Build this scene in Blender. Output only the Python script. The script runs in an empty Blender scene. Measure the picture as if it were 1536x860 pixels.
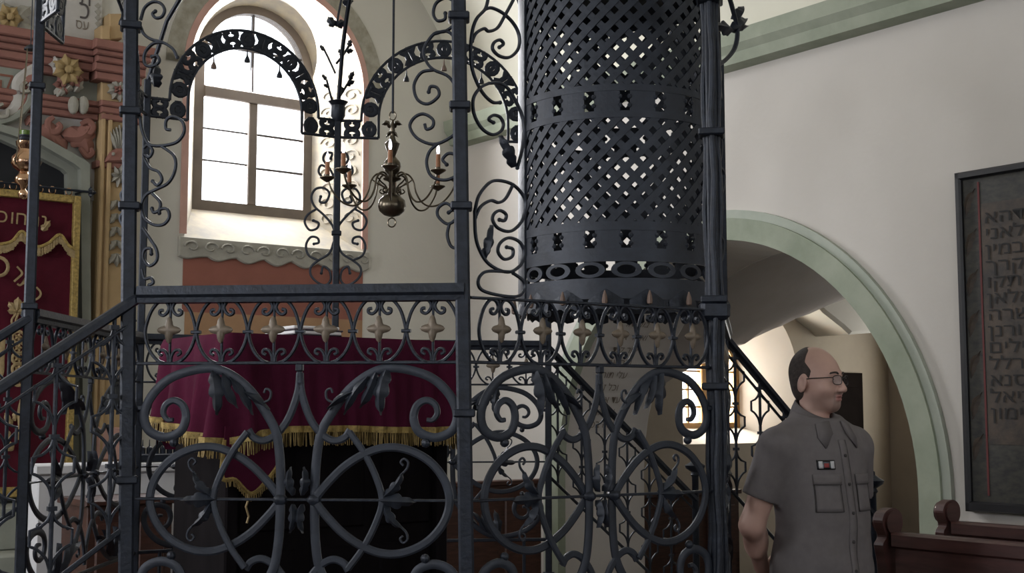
import bpy, math, random
import numpy as np
from mathutils import Vector as V
random.seed(7)
SC = bpy.context.scene
COL = SC.collection
# ------------------------------------------------------------------ camera, world, lights, exposure
F = 1966.0
PITCH = math.atan(190 / F)
EYE = 1.55
cam_d = bpy.data.cameras.new('camera')
cam = bpy.data.objects.new('camera', cam_d)
COL.objects.link(cam)
cam.location = (0, 0, EYE)
cam.rotation_euler = (math.pi / 2 + PITCH, 0, 0)
cam_d.sensor_width = 36
cam_d.lens = F / 1536 * 36
cam_d.clip_start = .05
SC.camera = cam
SC.view_settings.view_transform = 'Standard'
SC.view_settings.look = 'None'
SC.view_settings.gamma = 1
SC.view_settings.use_curve_mapping = False
SC.view_settings.exposure = 0.5
SC.cycles.max_bounces = 8
SC.cycles.diffuse_bounces = 5
SC.cycles.transparent_max_bounces = 12
SC.cycles.sample_clamp_indirect = 4
SC.cycles.caustics_reflective = False
SC.cycles.caustics_refractive = False

world = bpy.data.worlds.new('overcast_sky')
SC.world = world
world.use_nodes = True
world.node_tree.nodes['Background'].inputs[0].default_value = (.86, .92, 1, 1)
world.node_tree.nodes['Background'].inputs[1].default_value = 2.6

# room frame: corner C0, r runs along the right wall towards the viewer, l along the window wall to the left
C0 = V((-.4, 10, 0))
r_ = V((.6, -.8, 0))
l_ = V((-.8, -.6, 0))
UP = V((0, 0, 1))
ROOM_A, ROOM_B = 12.0, 9.0


def rm(a, b, z=0):
    return C0 + r_ * a + l_ * b + UP * z


def area_light(name, loc, toward, w, h, power, color):
    d = bpy.data.lights.new(name, 'AREA')
    d.shape = 'RECTANGLE'
    d.size, d.size_y = w, h
    d.energy = power
    d.color = color
    o = bpy.data.objects.new(name, d)
    COL.objects.link(o)
    o.location = loc
    o.rotation_euler = (V(toward) - V(loc)).to_track_quat('-Z', 'Y').to_euler()
    return o


# daylight by window openings; north, west and vestibule-side lamps are added, their windows unseen
DAY = (.97, .97, 1)
area_light('daylight_east_window', rm(-.58, 1.54, 3.75), rm(3, 1.7, 2.2), 1.0, 1.6, 165, DAY)
area_light('daylight_far_east_window', rm(-.58, 6.4, 3.75), rm(4, 5.5, 2.0), 1.0, 1.6, 110, DAY)
area_light('daylight_vestibule_window', rm(-.62, -3.1, 1.88), rm(3, -2.9, 1.2), .95, 1.0, 75, (1, .95, .84))
area_light('added_vestibule_side_fill', rm(1.0, -5.27, 1.9), rm(1.4, -1, 1.0), .8, 1.2, 12, (1, .95, .84))  # added fill to brighten the vestibule, no such window is known
for a, p in ((2.6, 75), (5.6, 34), (8.6, 12)):
    area_light('unseen_north_window_fill', rm(a, 8.93, 2.9), rm(a, 3, 1.9), 1.1, 1.8, p, DAY)  # out-of-view windows added to light the right wall
for b in (2.4, 6.6):
    area_light('unseen_west_window_fill', rm(11.93, b, 2.9), rm(6, b, 1.6), 1.1, 1.8, 12, DAY)  # added fill from behind the camera, windows unseen


# ------------------------------------------------------------------ helpers
def ray(px, py):
    X = (px - 768) / F
    Y = (430 - py) / F
    return V((X, math.cos(PITCH) - math.sin(PITCH) * Y, math.sin(PITCH) + math.cos(PITCH) * Y))


def at(px, py, d):
    q = ray(px, py)
    return V((0, 0, EYE)) + q * (d / q.y)


class Plane:
    """vertical plane: origin, horizontal direction U, normal N; P(u, z, n)"""

    def __init__(s, O, U, N=None):
        s.O = V((O[0], O[1], 0))
        s.U = V((U[0], U[1], 0)).normalized()
        s.N = V((s.U.y, -s.U.x, 0)) if N is None else V((N[0], N[1], 0)).normalized()

    def P(s, u, z, n=0):
        return s.O + s.U * u + s.N * n + UP * z

    def px(s, x, y, off=0):
        q = ray(x, y)
        e = V((0, 0, EYE))
        t = (s.O + s.N * off - e).dot(s.N) / q.dot(s.N)
        p = e + q * t
        return ((p - s.O).dot(s.U), p.z)


WB = Plane(C0, -l_, r_)        # window wall: u grows to the image right (u = -b), normal into the room
WR = Plane(C0, r_, l_)         # right wall: u = a, normal into the room
WPOS = {}


class MB:
    def __init__(s):
        s.v, s.f = [], []

    def add(s, vs, fs):
        o = len(s.v)
        s.v += [V(p) for p in vs]
        s.f += [[i + o for i in f] for f in fs]
        return s

    def build(s, name, mat, parent=None, smooth=False, base=None, auto=35):
        v = s.v
        lo = V([min(p[i] for p in v) for i in range(3)])
        hi = V([max(p[i] for p in v) for i in range(3)])
        o0 = V(((lo.x + hi.x) / 2, (lo.y + hi.y) / 2, lo.z)) if base is None else V(base)
        me = bpy.data.meshes.new(name)
        me.from_pydata([p - o0 for p in v], [], s.f)
        me.materials.append(mat)
        if smooth:
            me.polygons.foreach_set('use_smooth', [True] * len(me.polygons))
            if auto:
                try:
                    me.set_sharp_from_angle(angle=math.radians(auto))
                except Exception:
                    pass
        me.update()
        o = bpy.data.objects.new(name, me)
        COL.objects.link(o)
        WPOS[o.name] = o0
        if parent is not None:
            o.parent = parent
            o.location = o0 - WPOS[parent.name]
        else:
            o.location = o0
        return o


def empty(name, loc, parent=None):
    o = bpy.data.objects.new(name, None)
    o.empty_display_size = .1
    COL.objects.link(o)
    loc = V(loc)
    WPOS[o.name] = loc
    if parent is not None:
        o.parent = parent
        o.location = loc - WPOS[parent.name]
    else:
        o.location = loc
    return o


def tag(o, label=None, cat=None, group=None, kind=None):
    if label:
        o['label'] = label
    if cat:
        o['category'] = cat
    if group:
        o['group'] = group
    if kind:
        o['kind'] = kind
    return o


def struct(o, label=None, cat=None):
    return tag(o, label, cat, kind='structure')


def box(mb, c, ex, ey, ez, ax=V((1, 0, 0)), ay=V((0, 1, 0)), az=UP, bev=0.0):
    """box with half extents; bev chamfers the edges"""
    c = V(c)
    if bev <= 0:
        vs = [c + ax * (sx * ex) + ay * (sy * ey) + az * (sz * ez) for sz in (-1, 1) for sy in (-1, 1) for sx in (-1, 1)]
        mb.add(vs, [(0, 2, 3, 1), (4, 5, 7, 6), (0, 1, 5, 4), (2, 6, 7, 3), (0, 4, 6, 2), (1, 3, 7, 5)])
        return mb
    e = (ex, ey, ez)
    axs = (ax, ay, az)
    vid, vs = {}, []
    for sx in (-1, 1):
        for sy in (-1, 1):
            for sz in (-1, 1):
                for k in range(3):
                    sg = (sx, sy, sz)
                    p = c.copy()
                    for m in range(3):
                        p += axs[m] * (sg[m] * (e[m] - (0 if m == k else bev)))
                    vid[(sx, sy, sz, k)] = len(vs)
                    vs.append(p)
    fs = []
    for k in range(3):
        m, n = (k + 1) % 3, (k + 2) % 3
        for s in (-1, 1):
            q = []
            for (a, b) in ((-1, -1), (1, -1), (1, 1), (-1, 1)):
                g = [0, 0, 0]
                g[k], g[m], g[n] = s, a, b
                q.append(vid[(*g, k)])
            fs.append(q if s > 0 else q[::-1])
    for k in range(3):
        m, n = (k + 1) % 3, (k + 2) % 3
        for a in (-1, 1):
            for b in (-1, 1):
                g0, g1 = [0, 0, 0], [0, 0, 0]
                g0[k], g1[k] = -1, 1
                g0[m] = g1[m] = a
                g0[n] = g1[n] = b
                q = [vid[(*g0, m)], vid[(*g1, m)], vid[(*g1, n)], vid[(*g0, n)]]
                fs.append(q if a * b > 0 else q[::-1])
    for sx in (-1, 1):
        for sy in (-1, 1):
            for sz in (-1, 1):
                q = [vid[(sx, sy, sz, k)] for k in range(3)]
                fs.append(q if sx * sy * sz > 0 else q[::-1])
    mb.add(vs, fs)
    return mb


def wbox(mb, a0, a1, b0, b1, z0, z1, bev=0.0):
    """box in room coordinates"""
    return box(mb, rm((a0 + a1) / 2, (b0 + b1) / 2, (z0 + z1) / 2), abs(a1 - a0) / 2, abs(b1 - b0) / 2, (z1 - z0) / 2, r_, l_, UP, bev)


def frames(pts, up=None):
    n = len(pts)
    out = []
    prev = None
    for i in range(n):
        t = (pts[min(i + 1, n - 1)] - pts[max(i - 1, 0)])
        t = t.normalized() if t.length > 1e-9 else V((0, 0, 1))
        if up is not None:
            b = up
            a = b.cross(t)
            a = a.normalized() if a.length > 1e-6 else V((1, 0, 0))
        else:
            if prev is None:
                h = V((0, 0, 1)) if abs(t.z) < .9 else V((1, 0, 0))
                a = h.cross(t).normalized()
            else:
                a = prev - t * prev.dot(t)
                a = a.normalized() if a.length > 1e-6 else prev
            b = t.cross(a)
        prev = a
        out.append((a, b))
    return out


def tube(mb, pts, rad, seg=8, closed=False, caps=True):
    pts = [V(p) for p in pts]
    if not hasattr(rad, '__len__'):
        rad = [rad] * len(pts)
    fr = frames(pts)
    vs = []
    for p, (a, b), q in zip(pts, fr, rad):
        for k in range(seg):
            an = 2 * math.pi * k / seg
            vs.append(p + a * (math.cos(an) * q) + b * (math.sin(an) * q))
    n = len(pts)
    fs = []
    for i in range(n - 1 if not closed else n):
        j = (i + 1) % n
        for k in range(seg):
            k2 = (k + 1) % seg
            fs.append((i * seg + k, i * seg + k2, j * seg + k2, j * seg + k))
    if caps and not closed:
        fs.append(tuple(range(seg))[::-1])
        fs.append(tuple((n - 1) * seg + k for k in range(seg)))
    mb.add(vs, fs)
    return mb


def strap(mb, pl, pts, w, t, closed=False, n0=0.0):
    """flat bar swept along 2D points (u, z) in a vertical plane; w in the plane, t across it"""
    n = len(pts)
    ww = w if hasattr(w, '__len__') else [w] * n
    prof = ((-1, -.45), (-.55, -1), (.55, -1), (1, -.45), (1, .45), (.55, 1), (-.55, 1), (-1, .45))
    vs = []
    for i in range(n):
        if closed:
            p0, p1 = pts[(i - 1) % n], pts[(i + 1) % n]
        else:
            p0, p1 = pts[max(i - 1, 0)], pts[min(i + 1, n - 1)]
        dx, dz = p1[0] - p0[0], p1[1] - p0[1]
        L = math.hypot(dx, dz) or 1
        nx, nz = -dz / L, dx / L
        for (a, b) in prof:
            vs.append(pl.P(pts[i][0] + nx * a * ww[i] / 2, pts[i][1] + nz * a * ww[i] / 2, n0 + b * t / 2))
    fs = []
    for i in range(n if closed else n - 1):
        j = (i + 1) % n
        for k in range(8):
            k2 = (k + 1) % 8
            fs.append((i * 8 + k, j * 8 + k, j * 8 + k2, i * 8 + k2))
    if not closed:
        fs.append(tuple(range(8)))
        fs.append(tuple((n - 1) * 8 + k for k in range(8))[::-1])
    mb.add(vs, fs)
    return mb


def cr(pts, n=6, closed=False):
    """Catmull-Rom through points of any dimension"""
    P = [tuple(p) for p in pts]
    m = len(P)
    out = []
    for i in range(m if closed else m - 1):
        p1, p2 = P[i], P[(i + 1) % m]
        p0 = P[(i - 1) % m] if closed or i > 0 else tuple(2 * a - b for a, b in zip(p1, p2))
        p3 = P[(i + 2) % m] if closed or i + 2 < m else tuple(2 * b - a for a, b in zip(p1, p2))
        for k in range(n):
            t = k / n
            out.append(tuple(.5 * (2 * b + (c - a) * t + (2 * a - 5 * b + 4 * c - d) * t * t + (3 * b - a - 3 * c + d) * t ** 3)
                             for a, b, c, d in zip(p0, p1, p2, p3)))
    if not closed:
        out.append(P[-1])
    return out


def lathe(mb, c, prof, seg=20, ax=UP, cap=True):
    """prof: (radius, height) list around a vertical axis at c"""
    c = V(c)
    vs = []
    for (q, h) in prof:
        for k in range(seg):
            an = 2 * math.pi * k / seg
            vs.append(c + V((math.cos(an) * q, math.sin(an) * q, h)))
    fs = []
    for i in range(len(prof) - 1):
        for k in range(seg):
            k2 = (k + 1) % seg
            fs.append((i * seg + k, i * seg + k2, (i + 1) * seg + k2, (i + 1) * seg + k))
    if cap:
        fs.append(tuple(range(seg))[::-1])
        fs.append(tuple((len(prof) - 1) * seg + k for k in range(seg)))
    mb.add(vs, fs)
    return mb


def ball(mb, c, q, seg=10, sc=(1, 1, 1)):
    n = seg // 2 + 1
    o = V(c)
    vs, fs = [], []
    for i in range(n + 1):
        th = math.pi * i / n
        for k in range(seg):
            an = 2 * math.pi * k / seg
            vs.append(o + V((math.sin(th) * math.cos(an) * q * sc[0], math.sin(th) * math.sin(an) * q * sc[1], math.cos(th) * q * sc[2])))
    for i in range(n):
        for k in range(seg):
            k2 = (k + 1) % seg
            fs.append((i * seg + k, (i + 1) * seg + k, (i + 1) * seg + k2, i * seg + k2))
    mb.add(vs, fs)
    return mb


def plate(mb, pl, poly, n0, n1, bev=0.0):
    """extruded polygon (u, z) between normal offsets n0 (back) and n1 (front)"""
    A = sum(poly[i][0] * poly[(i + 1) % len(poly)][1] - poly[(i + 1) % len(poly)][0] * poly[i][1] for i in range(len(poly)))
    if A < 0:
        poly = poly[::-1]
    m = len(poly)
    rings = [(poly, n0)]
    if bev > 0:
        cx = sum(p[0] for p in poly) / m
        cz = sum(p[1] for p in poly) / m
        rings.append((poly, n1 - bev))
        q = []
        for i in range(m):
            a, b, c = poly[i - 1], poly[i], poly[(i + 1) % m]
            e1 = (b[0] - a[0], b[1] - a[1])
            e2 = (c[0] - b[0], c[1] - b[1])
            l1, l2 = math.hypot(*e1) or 1, math.hypot(*e2) or 1
            nx, nz = -(e1[1] / l1 + e2[1] / l2), (e1[0] / l1 + e2[0] / l2)
            L = math.hypot(nx, nz) or 1
            q.append((b[0] + nx / L * bev, b[1] + nz / L * bev))
        rings.append((q, n1))
    else:
        rings.append((poly, n1))
    vs = [pl.P(u, z, n) for (q, n) in rings for (u, z) in q]
    flip = pl.U.cross(UP).dot(pl.N) < 0
    fs = []
    for k in range(len(rings) - 1):
        for i in range(m):
            j = (i + 1) % m
            fs.append((k * m + i, k * m + j, (k + 1) * m + j, (k + 1) * m + i))
    fs.append(tuple((len(rings) - 1) * m + i for i in range(m)))
    fs.append(tuple(range(m))[::-1])
    if flip:
        fs = [f[::-1] for f in fs]
    mb.add(vs, fs)
    return mb


def leaf(mb, pl, p0, p1, w, lobes=3, bulge=.012, n0=0.0, bend=0.0, th=.005):
    """lobed acanthus leaf in a plane from p0 to p1 (u, z)"""
    dx, dz = p1[0] - p0[0], p1[1] - p0[1]
    L = math.hypot(dx, dz) or 1e-6
    tx, tz = dx / L, dz / L
    nx, nz = -tz, tx
    N = lobes * 4 + 1
    rows = []
    for i in range(N + 1):
        t = i / N
        env = math.sin(math.pi * min(1, .08 + .92 * t) ** .8) if t < 1 else 0
        hw = w / 2 * max(.06, env) * (.62 + .38 * abs(math.sin(lobes * math.pi * t + .35)))
        if i == N:
            hw = w * .02
        off = bend * math.sin(math.pi * t) * L
        back = abs(math.sin(lobes * math.pi * t + .35)) * .06 * L
        c = (p0[0] + dx * t + nx * off, p0[1] + dz * t + nz * off)
        row = []
        for s in (-1, -.5, 0, .5, 1):
            nn = n0 + bulge * (math.sin(math.pi * t) * .8 + .4 * t) - bulge * .9 * abs(s) ** 1.5 + (.004 if s == 0 else 0)
            k = hw * s
            row.append((c[0] + nx * k + tx * back * abs(s), c[1] + nz * k + tz * back * abs(s), nn))
        rows.append(row)
    vs = [pl.P(*q) for row in rows for q in row] + [pl.P(q[0], q[1], q[2] - th) for row in rows for q in row]
    M = len(rows) * 5
    fs = []
    for i in range(N):
        for k in range(4):
            a = i * 5 + k
            fs.append((a, a + 1, a + 6, a + 5))
            fs.append((M + a, M + a + 5, M + a + 6, M + a + 1))
        fs.append((i * 5, i * 5 + 5, M + i * 5 + 5, M + i * 5))
        fs.append((i * 5 + 4, M + i * 5 + 4, M + i * 5 + 9, i * 5 + 9))
    mb.add(vs, fs)
    return mb


def pxs(pl, pts, off=0.0):
    return [pl.px(x, y, off) for (x, y) in pts]


_glyph = {}


def glyphs(body):
    if body not in _glyph:
        c = bpy.data.curves.new('t', 'FONT')
        c.body = body
        c.resolution_u = 3
        o = bpy.data.objects.new('t', c)
        COL.objects.link(o)
        bpy.context.view_layer.update()
        dg = bpy.context.evaluated_depsgraph_get()
        m = bpy.data.meshes.new_from_object(o.evaluated_get(dg))
        _glyph[body] = ([(v.co.x, v.co.y) for v in m.vertices], [tuple(p.vertices) for p in m.polygons])
        bpy.data.objects.remove(o)
        bpy.data.curves.remove(c)
        bpy.data.meshes.remove(m)
    return _glyph[body]


def letters(mb, body, org, xd, yd, size, sx=1.0):
    vs, fs = glyphs(body)
    mb.add([V(org) + V(xd) * (x * size * sx) + V(yd) * (y * size) for (x, y) in vs], fs)
    return mb


# ------------------------------------------------------------------ materials
def srgb(r, g, b):
    f = lambda c: (c / 255 / 12.92) if c / 255 <= .04045 else ((c / 255 + .055) / 1.055) ** 2.4
    return (f(r), f(g), f(b))


def mat(name, col, rough=.8, metal=0.0, var=.12, scale=6.0, bump=0.0, col2=None, spec=.5, bscale=None, stretch=None, thr=None):
    m = bpy.data.materials.new(name)
    m.use_nodes = True
    nt = m.node_tree
    b = nt.nodes['Principled BSDF']
    b.inputs['Roughness'].default_value = rough
    b.inputs['Metallic'].default_value = metal
    b.inputs['Specular IOR Level'].default_value = spec
    tc = nt.nodes.new('ShaderNodeTexCoord')
    src = tc.outputs['Object']
    if stretch:
        mp = nt.nodes.new('ShaderNodeMapping')
        mp.inputs['Scale'].default_value = stretch
        nt.links.new(src, mp.inputs['Vector'])
        src = mp.outputs['Vector']
    nz = nt.nodes.new('ShaderNodeTexNoise')
    nz.inputs['Scale'].default_value = scale
    nz.inputs['Detail'].default_value = 6
    nz.inputs['Roughness'].default_value = .6
    nt.links.new(src, nz.inputs['Vector'])
    rp = nt.nodes.new('ShaderNodeValToRGB')
    rp.color_ramp.elements[0].position = .32 if thr is None else thr - .05
    rp.color_ramp.elements[1].position = .68 if thr is None else thr + .05
    c2 = col2 if col2 else tuple(c * (1 + var) for c in col)
    c1 = col if col2 else tuple(c * (1 - var) for c in col)
    rp.color_ramp.elements[0].color = (*c1, 1)
    rp.color_ramp.elements[1].color = (*c2, 1)
    nt.links.new(nz.outputs['Fac'], rp.inputs['Fac'])
    nt.links.new(rp.outputs['Color'], b.inputs['Base Color'])
    if bump:
        n2 = nt.nodes.new('ShaderNodeTexNoise')
        n2.inputs['Scale'].default_value = bscale or scale * 5
        n2.inputs['Detail'].default_value = 4
        nt.links.new(src, n2.inputs['Vector'])
        bp = nt.nodes.new('ShaderNodeBump')
        bp.inputs['Strength'].default_value = bump
        bp.inputs['Distance'].default_value = .01
        nt.links.new(n2.outputs['Fac'], bp.inputs['Height'])
        nt.links.new(bp.outputs['Normal'], b.inputs['Normal'])
    return m


M = {}
M['plaster'] = mat('pale_plaster', (.60, .57, .53), .9, var=.04, scale=1.2, bump=.08, bscale=30)
M['plaster_grey'] = mat('warm_grey_plaster', (.53, .51, .455), .9, var=.05, scale=1.2, bump=.08, bscale=30)
M['ceiling'] = mat('cream_ceiling_plaster', (.70, .68, .58), .9, var=.04, scale=1.0, bump=.05)
M['ochre_wall'] = mat('ochre_limewash', (.40, .345, .27), .92, var=.10, scale=1.6, bump=.1)
M['green'] = mat('worn_green_paint', (.26, .30, .225), .85, scale=4, bump=.1, col2=(.36, .39, .31))
M['green_light'] = mat('worn_pale_green_paint', (.36, .40, .34), .85, scale=5, bump=.1, col2=(.44, .47, .41))
M['floor'] = mat('stone_floor', (.075, .06, .05), .6, var=.2, scale=3)
M['iron'] = mat('blue_black_wrought_iron', (.014, .0185, .029), .42, .35, var=.35, scale=35, bump=.15, bscale=90)
M['iron_face'] = mat('worn_iron_strap', (.023, .0285, .041), .5, .25, var=.25, scale=14, bump=.12, bscale=60)
M['gilt'] = mat('tarnished_gilt_plate', (.17, .135, .10), .5, .25, var=.2, scale=20, bump=.1)
M['drop'] = mat('wooden_drop', (.16, .105, .08), .6, var=.15, scale=20)
M['brass'] = mat('old_brass', (.12, .10, .072), .3, .9, var=.25, scale=14)
M['polished'] = mat('polished_brass', (.60, .38, .24), .18, 1.0, var=.1, scale=10)
M['candle'] = mat('brown_candle_sleeve', (.34, .15, .07), .5, var=.15, scale=20)
M['wood'] = mat('dark_red_brown_wood', (.055, .021, .014), .45, var=.4, scale=5, stretch=(2, 2, 14), bump=.06)
M['wood_black'] = mat('black_brown_wood', (.008, .0065, .0075), .75, var=.3, scale=6, stretch=(3, 3, 1), spec=.06)
M['wood_pew'] = mat('varnished_pew_wood', (.062, .025, .022), .42, var=.35, scale=4, stretch=(1, 1, 8), bump=.05)
M['velvet'] = mat('burgundy_velvet', (.070, .007, .026), .95, var=.18, scale=9, bump=.12, bscale=160, spec=.2)
M['velvet_dark'] = mat('dark_wine_velvet', (.065, .006, .014), .95, var=.2, scale=7, bump=.1, bscale=160, spec=.2)
M['gold'] = mat('gold_brocade', (.34, .24, .075), .5, .25, var=.45, scale=60, bump=.3)
M['gold_thread'] = mat('gold_embroidery', (.34, .25, .125), .55, .2, var=.25, scale=50, bump=.2)
M['fringe'] = mat('gold_fringe', (.30, .21, .075), .6, .2, var=.35, scale=50)
M['page'] = mat('white_paper', (.75, .74, .74), .8, var=.03)
M['cover'] = mat('dark_book_cover', (.03, .02, .03), .5, var=.2)
M['pink'] = mat('terracotta_pink_paint', (.27, .125, .10), .88, var=.16, scale=5, bump=.08)
M['pink_pale'] = mat('pale_pink_paint', (.50, .30, .25), .88, var=.1, scale=6)
M['red_dado'] = mat('red_ochre_wall_paint', (.255, .095, .068), .9, var=.12, scale=3)
M['tan_dado'] = mat('tan_wall_paint', (.34, .20, .11), .9, var=.12, scale=4)
M['yellow'] = mat('pale_ochre_stone', (.44, .31, .165), .88, var=.10, scale=4, bump=.06)
M['stone'] = mat('grey_green_stone', (.24, .25, .215), .85, var=.12, scale=5, bump=.1)
M['relief'] = mat('grey_relief_plaster', (.34, .325, .28), .88, var=.14, scale=9, bump=.1)
M['relief_white'] = mat('white_relief_ground', (.46, .44, .41), .88, var=.08, scale=7)
M['reveal'] = mat('grey_white_reveal_paint', (.27, .255, .225), .9, scale=9, col2=(.40, .345, .25))
M['flower'] = mat('yellow_flower_plaster', (.36, .26, .12), .85, var=.15, scale=12)
M['recess_shade'] = mat('painted_recess_shade', (.012, .013, .016), .9, var=.2)
M['frame_wood'] = mat('grey_brown_window_frame', (.14, .115, .095), .65, var=.15, scale=6)
M['frame_ochre'] = mat('orange_wood_frame', (.32, .17, .045), .6, var=.15, scale=6)
M['lead'] = mat('dark_glazing_bar', (.07, .06, .06), .6, var=.1)
M['board'] = mat('smoke_darkened_panel', (.020, .017, .016), .6, scale=9, col2=(.085, .058, .038), bump=.1)
M['board_side'] = mat('dark_marbled_panel', (.012, .013, .014), .55, scale=6, col2=(.05, .047, .036), stretch=(3, 3, 6))
M['board_frame'] = mat('black_moulded_frame', (.010, .010, .013), .4, var=.2)
M['ink'] = mat('black_lettering', (.008, .007, .007), .7, var=.1)
M['red_line'] = mat('dull_red_line', (.12, .02, .02), .7, var=.1)
M['faint_ink'] = mat('faded_brown_lettering', (.20, .165, .13), .9, var=.2)
M['red_ink'] = mat('red_brown_lettering', (.22, .09, .06), .9, var=.2)
M['whitewash'] = mat('white_painted_masonry', (.62, .62, .64), .85, var=.05, scale=3)
M['doorway'] = mat('dark_doorway_shade', (.010, .0075, .0065), .95, var=.2, spec=.05)

M['hair'] = mat('short_dark_hair', (.045, .034, .030), .8, var=.4, scale=60, bump=.4, bscale=200)
M['shirt'] = mat('grey_brown_twill', (.160, .147, .150), .9, var=.07, scale=30, bump=.08, bscale=300, spec=.2)
M['shirt_seam'] = mat('dark_stitching', (.055, .050, .052), .9, var=.05)
M['trousers'] = mat('dark_grey_trousers', (.03, .03, .034), .9, var=.1, scale=20)
M['shoe'] = mat('black_leather', (.01, .01, .01), .4, var=.1)
M['tshirt'] = mat('pale_undershirt', (.45, .43, .40), .9, var=.05)
M['eye'] = mat('eye_white', (.6, .58, .55), .25, var=.02)
M['iris'] = mat('dark_iris', (.03, .02, .015), .2, var=.1)
M['metal_dark'] = mat('dark_metal', (.02, .02, .022), .3, .6, var=.1)
M['patch_white'] = mat('white_patch', (.55, .55, .57), .8, var=.03)
M['patch_red'] = mat('red_emblem', (.30, .05, .05), .8, var=.05)


def glass(name, tint=(1, 1, 1), g=.08):
    m = bpy.data.materials.new(name)
    m.use_nodes = True
    nt = m.node_tree
    nt.nodes.clear()
    o = nt.nodes.new('ShaderNodeOutputMaterial')
    t = nt.nodes.new('ShaderNodeBsdfTransparent')
    t.inputs[0].default_value = (*tint, 1)
    s = nt.nodes.new('ShaderNodeBsdfGlossy')
    s.inputs['Roughness'].default_value = .03
    x = nt.nodes.new('ShaderNodeMixShader')
    x.inputs[0].default_value = g
    nt.links.new(t.outputs[0], x.inputs[1])
    nt.links.new(s.outputs[0], x.inputs[2])
    nt.links.new(x.outputs[0], o.inputs[0])
    return m




def skin_mat():
    m = mat('skin', (.53, .335, .275), .5, var=.06, scale=14)
    nt = m.node_tree
    b = nt.nodes['Principled BSDF']
    base = b.inputs['Base Color'].links[0].from_socket
    for attr, col in (('stubble', (.19, .125, .105)), ('lip', (.36, .16, .14))):
        a = nt.nodes.new('ShaderNodeAttribute')
        a.attribute_name = attr
        x = nt.nodes.new('ShaderNodeMixRGB')
        x.inputs[2].default_value = (*col, 1)
        nt.links.new(a.outputs['Fac'], x.inputs[0])
        nt.links.new(base, x.inputs[1])
        base = x.outputs[0]
    nt.links.new(base, b.inputs['Base Color'])
    return m


M['skin'] = skin_mat()
M['glass'] = glass('window_glass')
M['lens'] = glass('spectacle_lens', (.9, .9, .92), .12)
bulb = bpy.data.materials.new('lit_candle_bulb')
bulb.use_nodes = True
bb = bulb.node_tree.nodes['Principled BSDF']
bb.inputs['Base Color'].default_value = (.9, .9, .95, 1)
bb.inputs['Emission Color'].default_value = (.9, .88, 1, 1)
bb.inputs['Emission Strength'].default_value = 1.6
M['bulb'] = bulb

# ------------------------------------------------------------------ the setting
VAULT_Z, VAULT_H = 3.78, 2.3


def vault_z(b):
    q = (b - ROOM_B / 2) / (ROOM_B / 2)
    return VAULT_Z + VAULT_H * math.sqrt(max(0, 1 - q * q))


struct(wbox(MB(), -1, ROOM_A + .2, -5.5, ROOM_B + .2, -.2, 0).build('floor', M['floor']))

# barrel vault
mb = MB()
vs, fs = [], []
NB = 40
for i in range(NB + 1):
    b = ROOM_B / 2 * (1 - math.cos(math.pi * i / NB))
    for a in (0, ROOM_A):
        vs.append(rm(a, b, vault_z(b)))
    for a in (0, ROOM_A):
        vs.append(rm(a, b, vault_z(b) + .25))
for i in range(NB):
    o = i * 4
    fs += [(o, o + 1, o + 5, o + 4), (o + 2, o + 6, o + 7, o + 3)]
mb.add(vs, fs)
struct(mb.build('ceiling', M['ceiling'], smooth=True))


def arch_poly(uc, hw, zs, n=24):
    return [(uc + hw * math.cos(math.pi * (1 - i / n)), zs + hw * math.sin(math.pi * (1 - i / n))) for i in range(n + 1)]


def wall_with_arch(mb, pl, n, u0, u1, ztop, uc, hw, zs, zb, rev=False, step=.25):
    """one wall face with a round-arched opening"""
    def quad(a, b, za0, zb0, za1, zb1):
        vs = [pl.P(a, za0, n), pl.P(b, zb0, n), pl.P(b, zb1, n), pl.P(a, za1, n)]
        mb.add(vs, [(3, 2, 1, 0) if rev else (0, 1, 2, 3)])

    def cols(a, b, lo):
        k = max(1, int((b - a) / step))
        for i in range(k):
            x0, x1 = a + (b - a) * i / k, a + (b - a) * (i + 1) / k
            quad(x0, x1, lo(x0), lo(x1), ztop(x0), ztop(x1))
    cols(u0, uc - hw, lambda u: 0)
    cols(uc + hw, u1, lambda u: 0)
    pts = arch_poly(uc, hw, zs)
    for (p, q) in zip(pts[:-1], pts[1:]):
        quad(p[0], q[0], p[1], q[1], ztop(p[0]), ztop(q[0]))
    if zb > 0:
        quad(uc - hw, uc + hw, 0, 0, zb, zb)


# window wall (ark wall), with the splayed niche of the east window and, beyond the right wall, the vestibule window
NI = dict(uc=-1.545, hw=.685, zs=3.9, zb=2.72)       # niche on the wall face
WI = dict(uc=-1.532, hw=.455, zs=4.075, zb=3.0)      # window frame at n = -.45
N2 = dict(uc=3.10, hw=.75, zs=1.86, zb=1.28)
W2 = dict(uc=3.10, hw=.44, zs=1.90, zb=1.42)


def niche(mb, pl, o, w, depth, n=24):
    """splayed reveal from the wall opening o to the window w"""
    def ring(q):
        return [(q['uc'] - q['hw'], q['zb'])] + arch_poly(q['uc'], q['hw'], q['zs'], n) + [(q['uc'] + q['hw'], q['zb'])]
    A, B = ring(o), ring(w)
    m = len(A)
    vs = []
    for k in range(5):
        t = k / 4
        for (p, q) in zip(A, B):
            vs.append(pl.P(p[0] + (q[0] - p[0]) * t, p[1] + (q[1] - p[1]) * t, -depth * t))
    fs = []
    for k in range(4):
        for i in range(m):
            j = (i + 1) % m
            fs.append((k * m + j, k * m + i, (k + 1) * m + i, (k + 1) * m + j))
    return vs, fs, m


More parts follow.
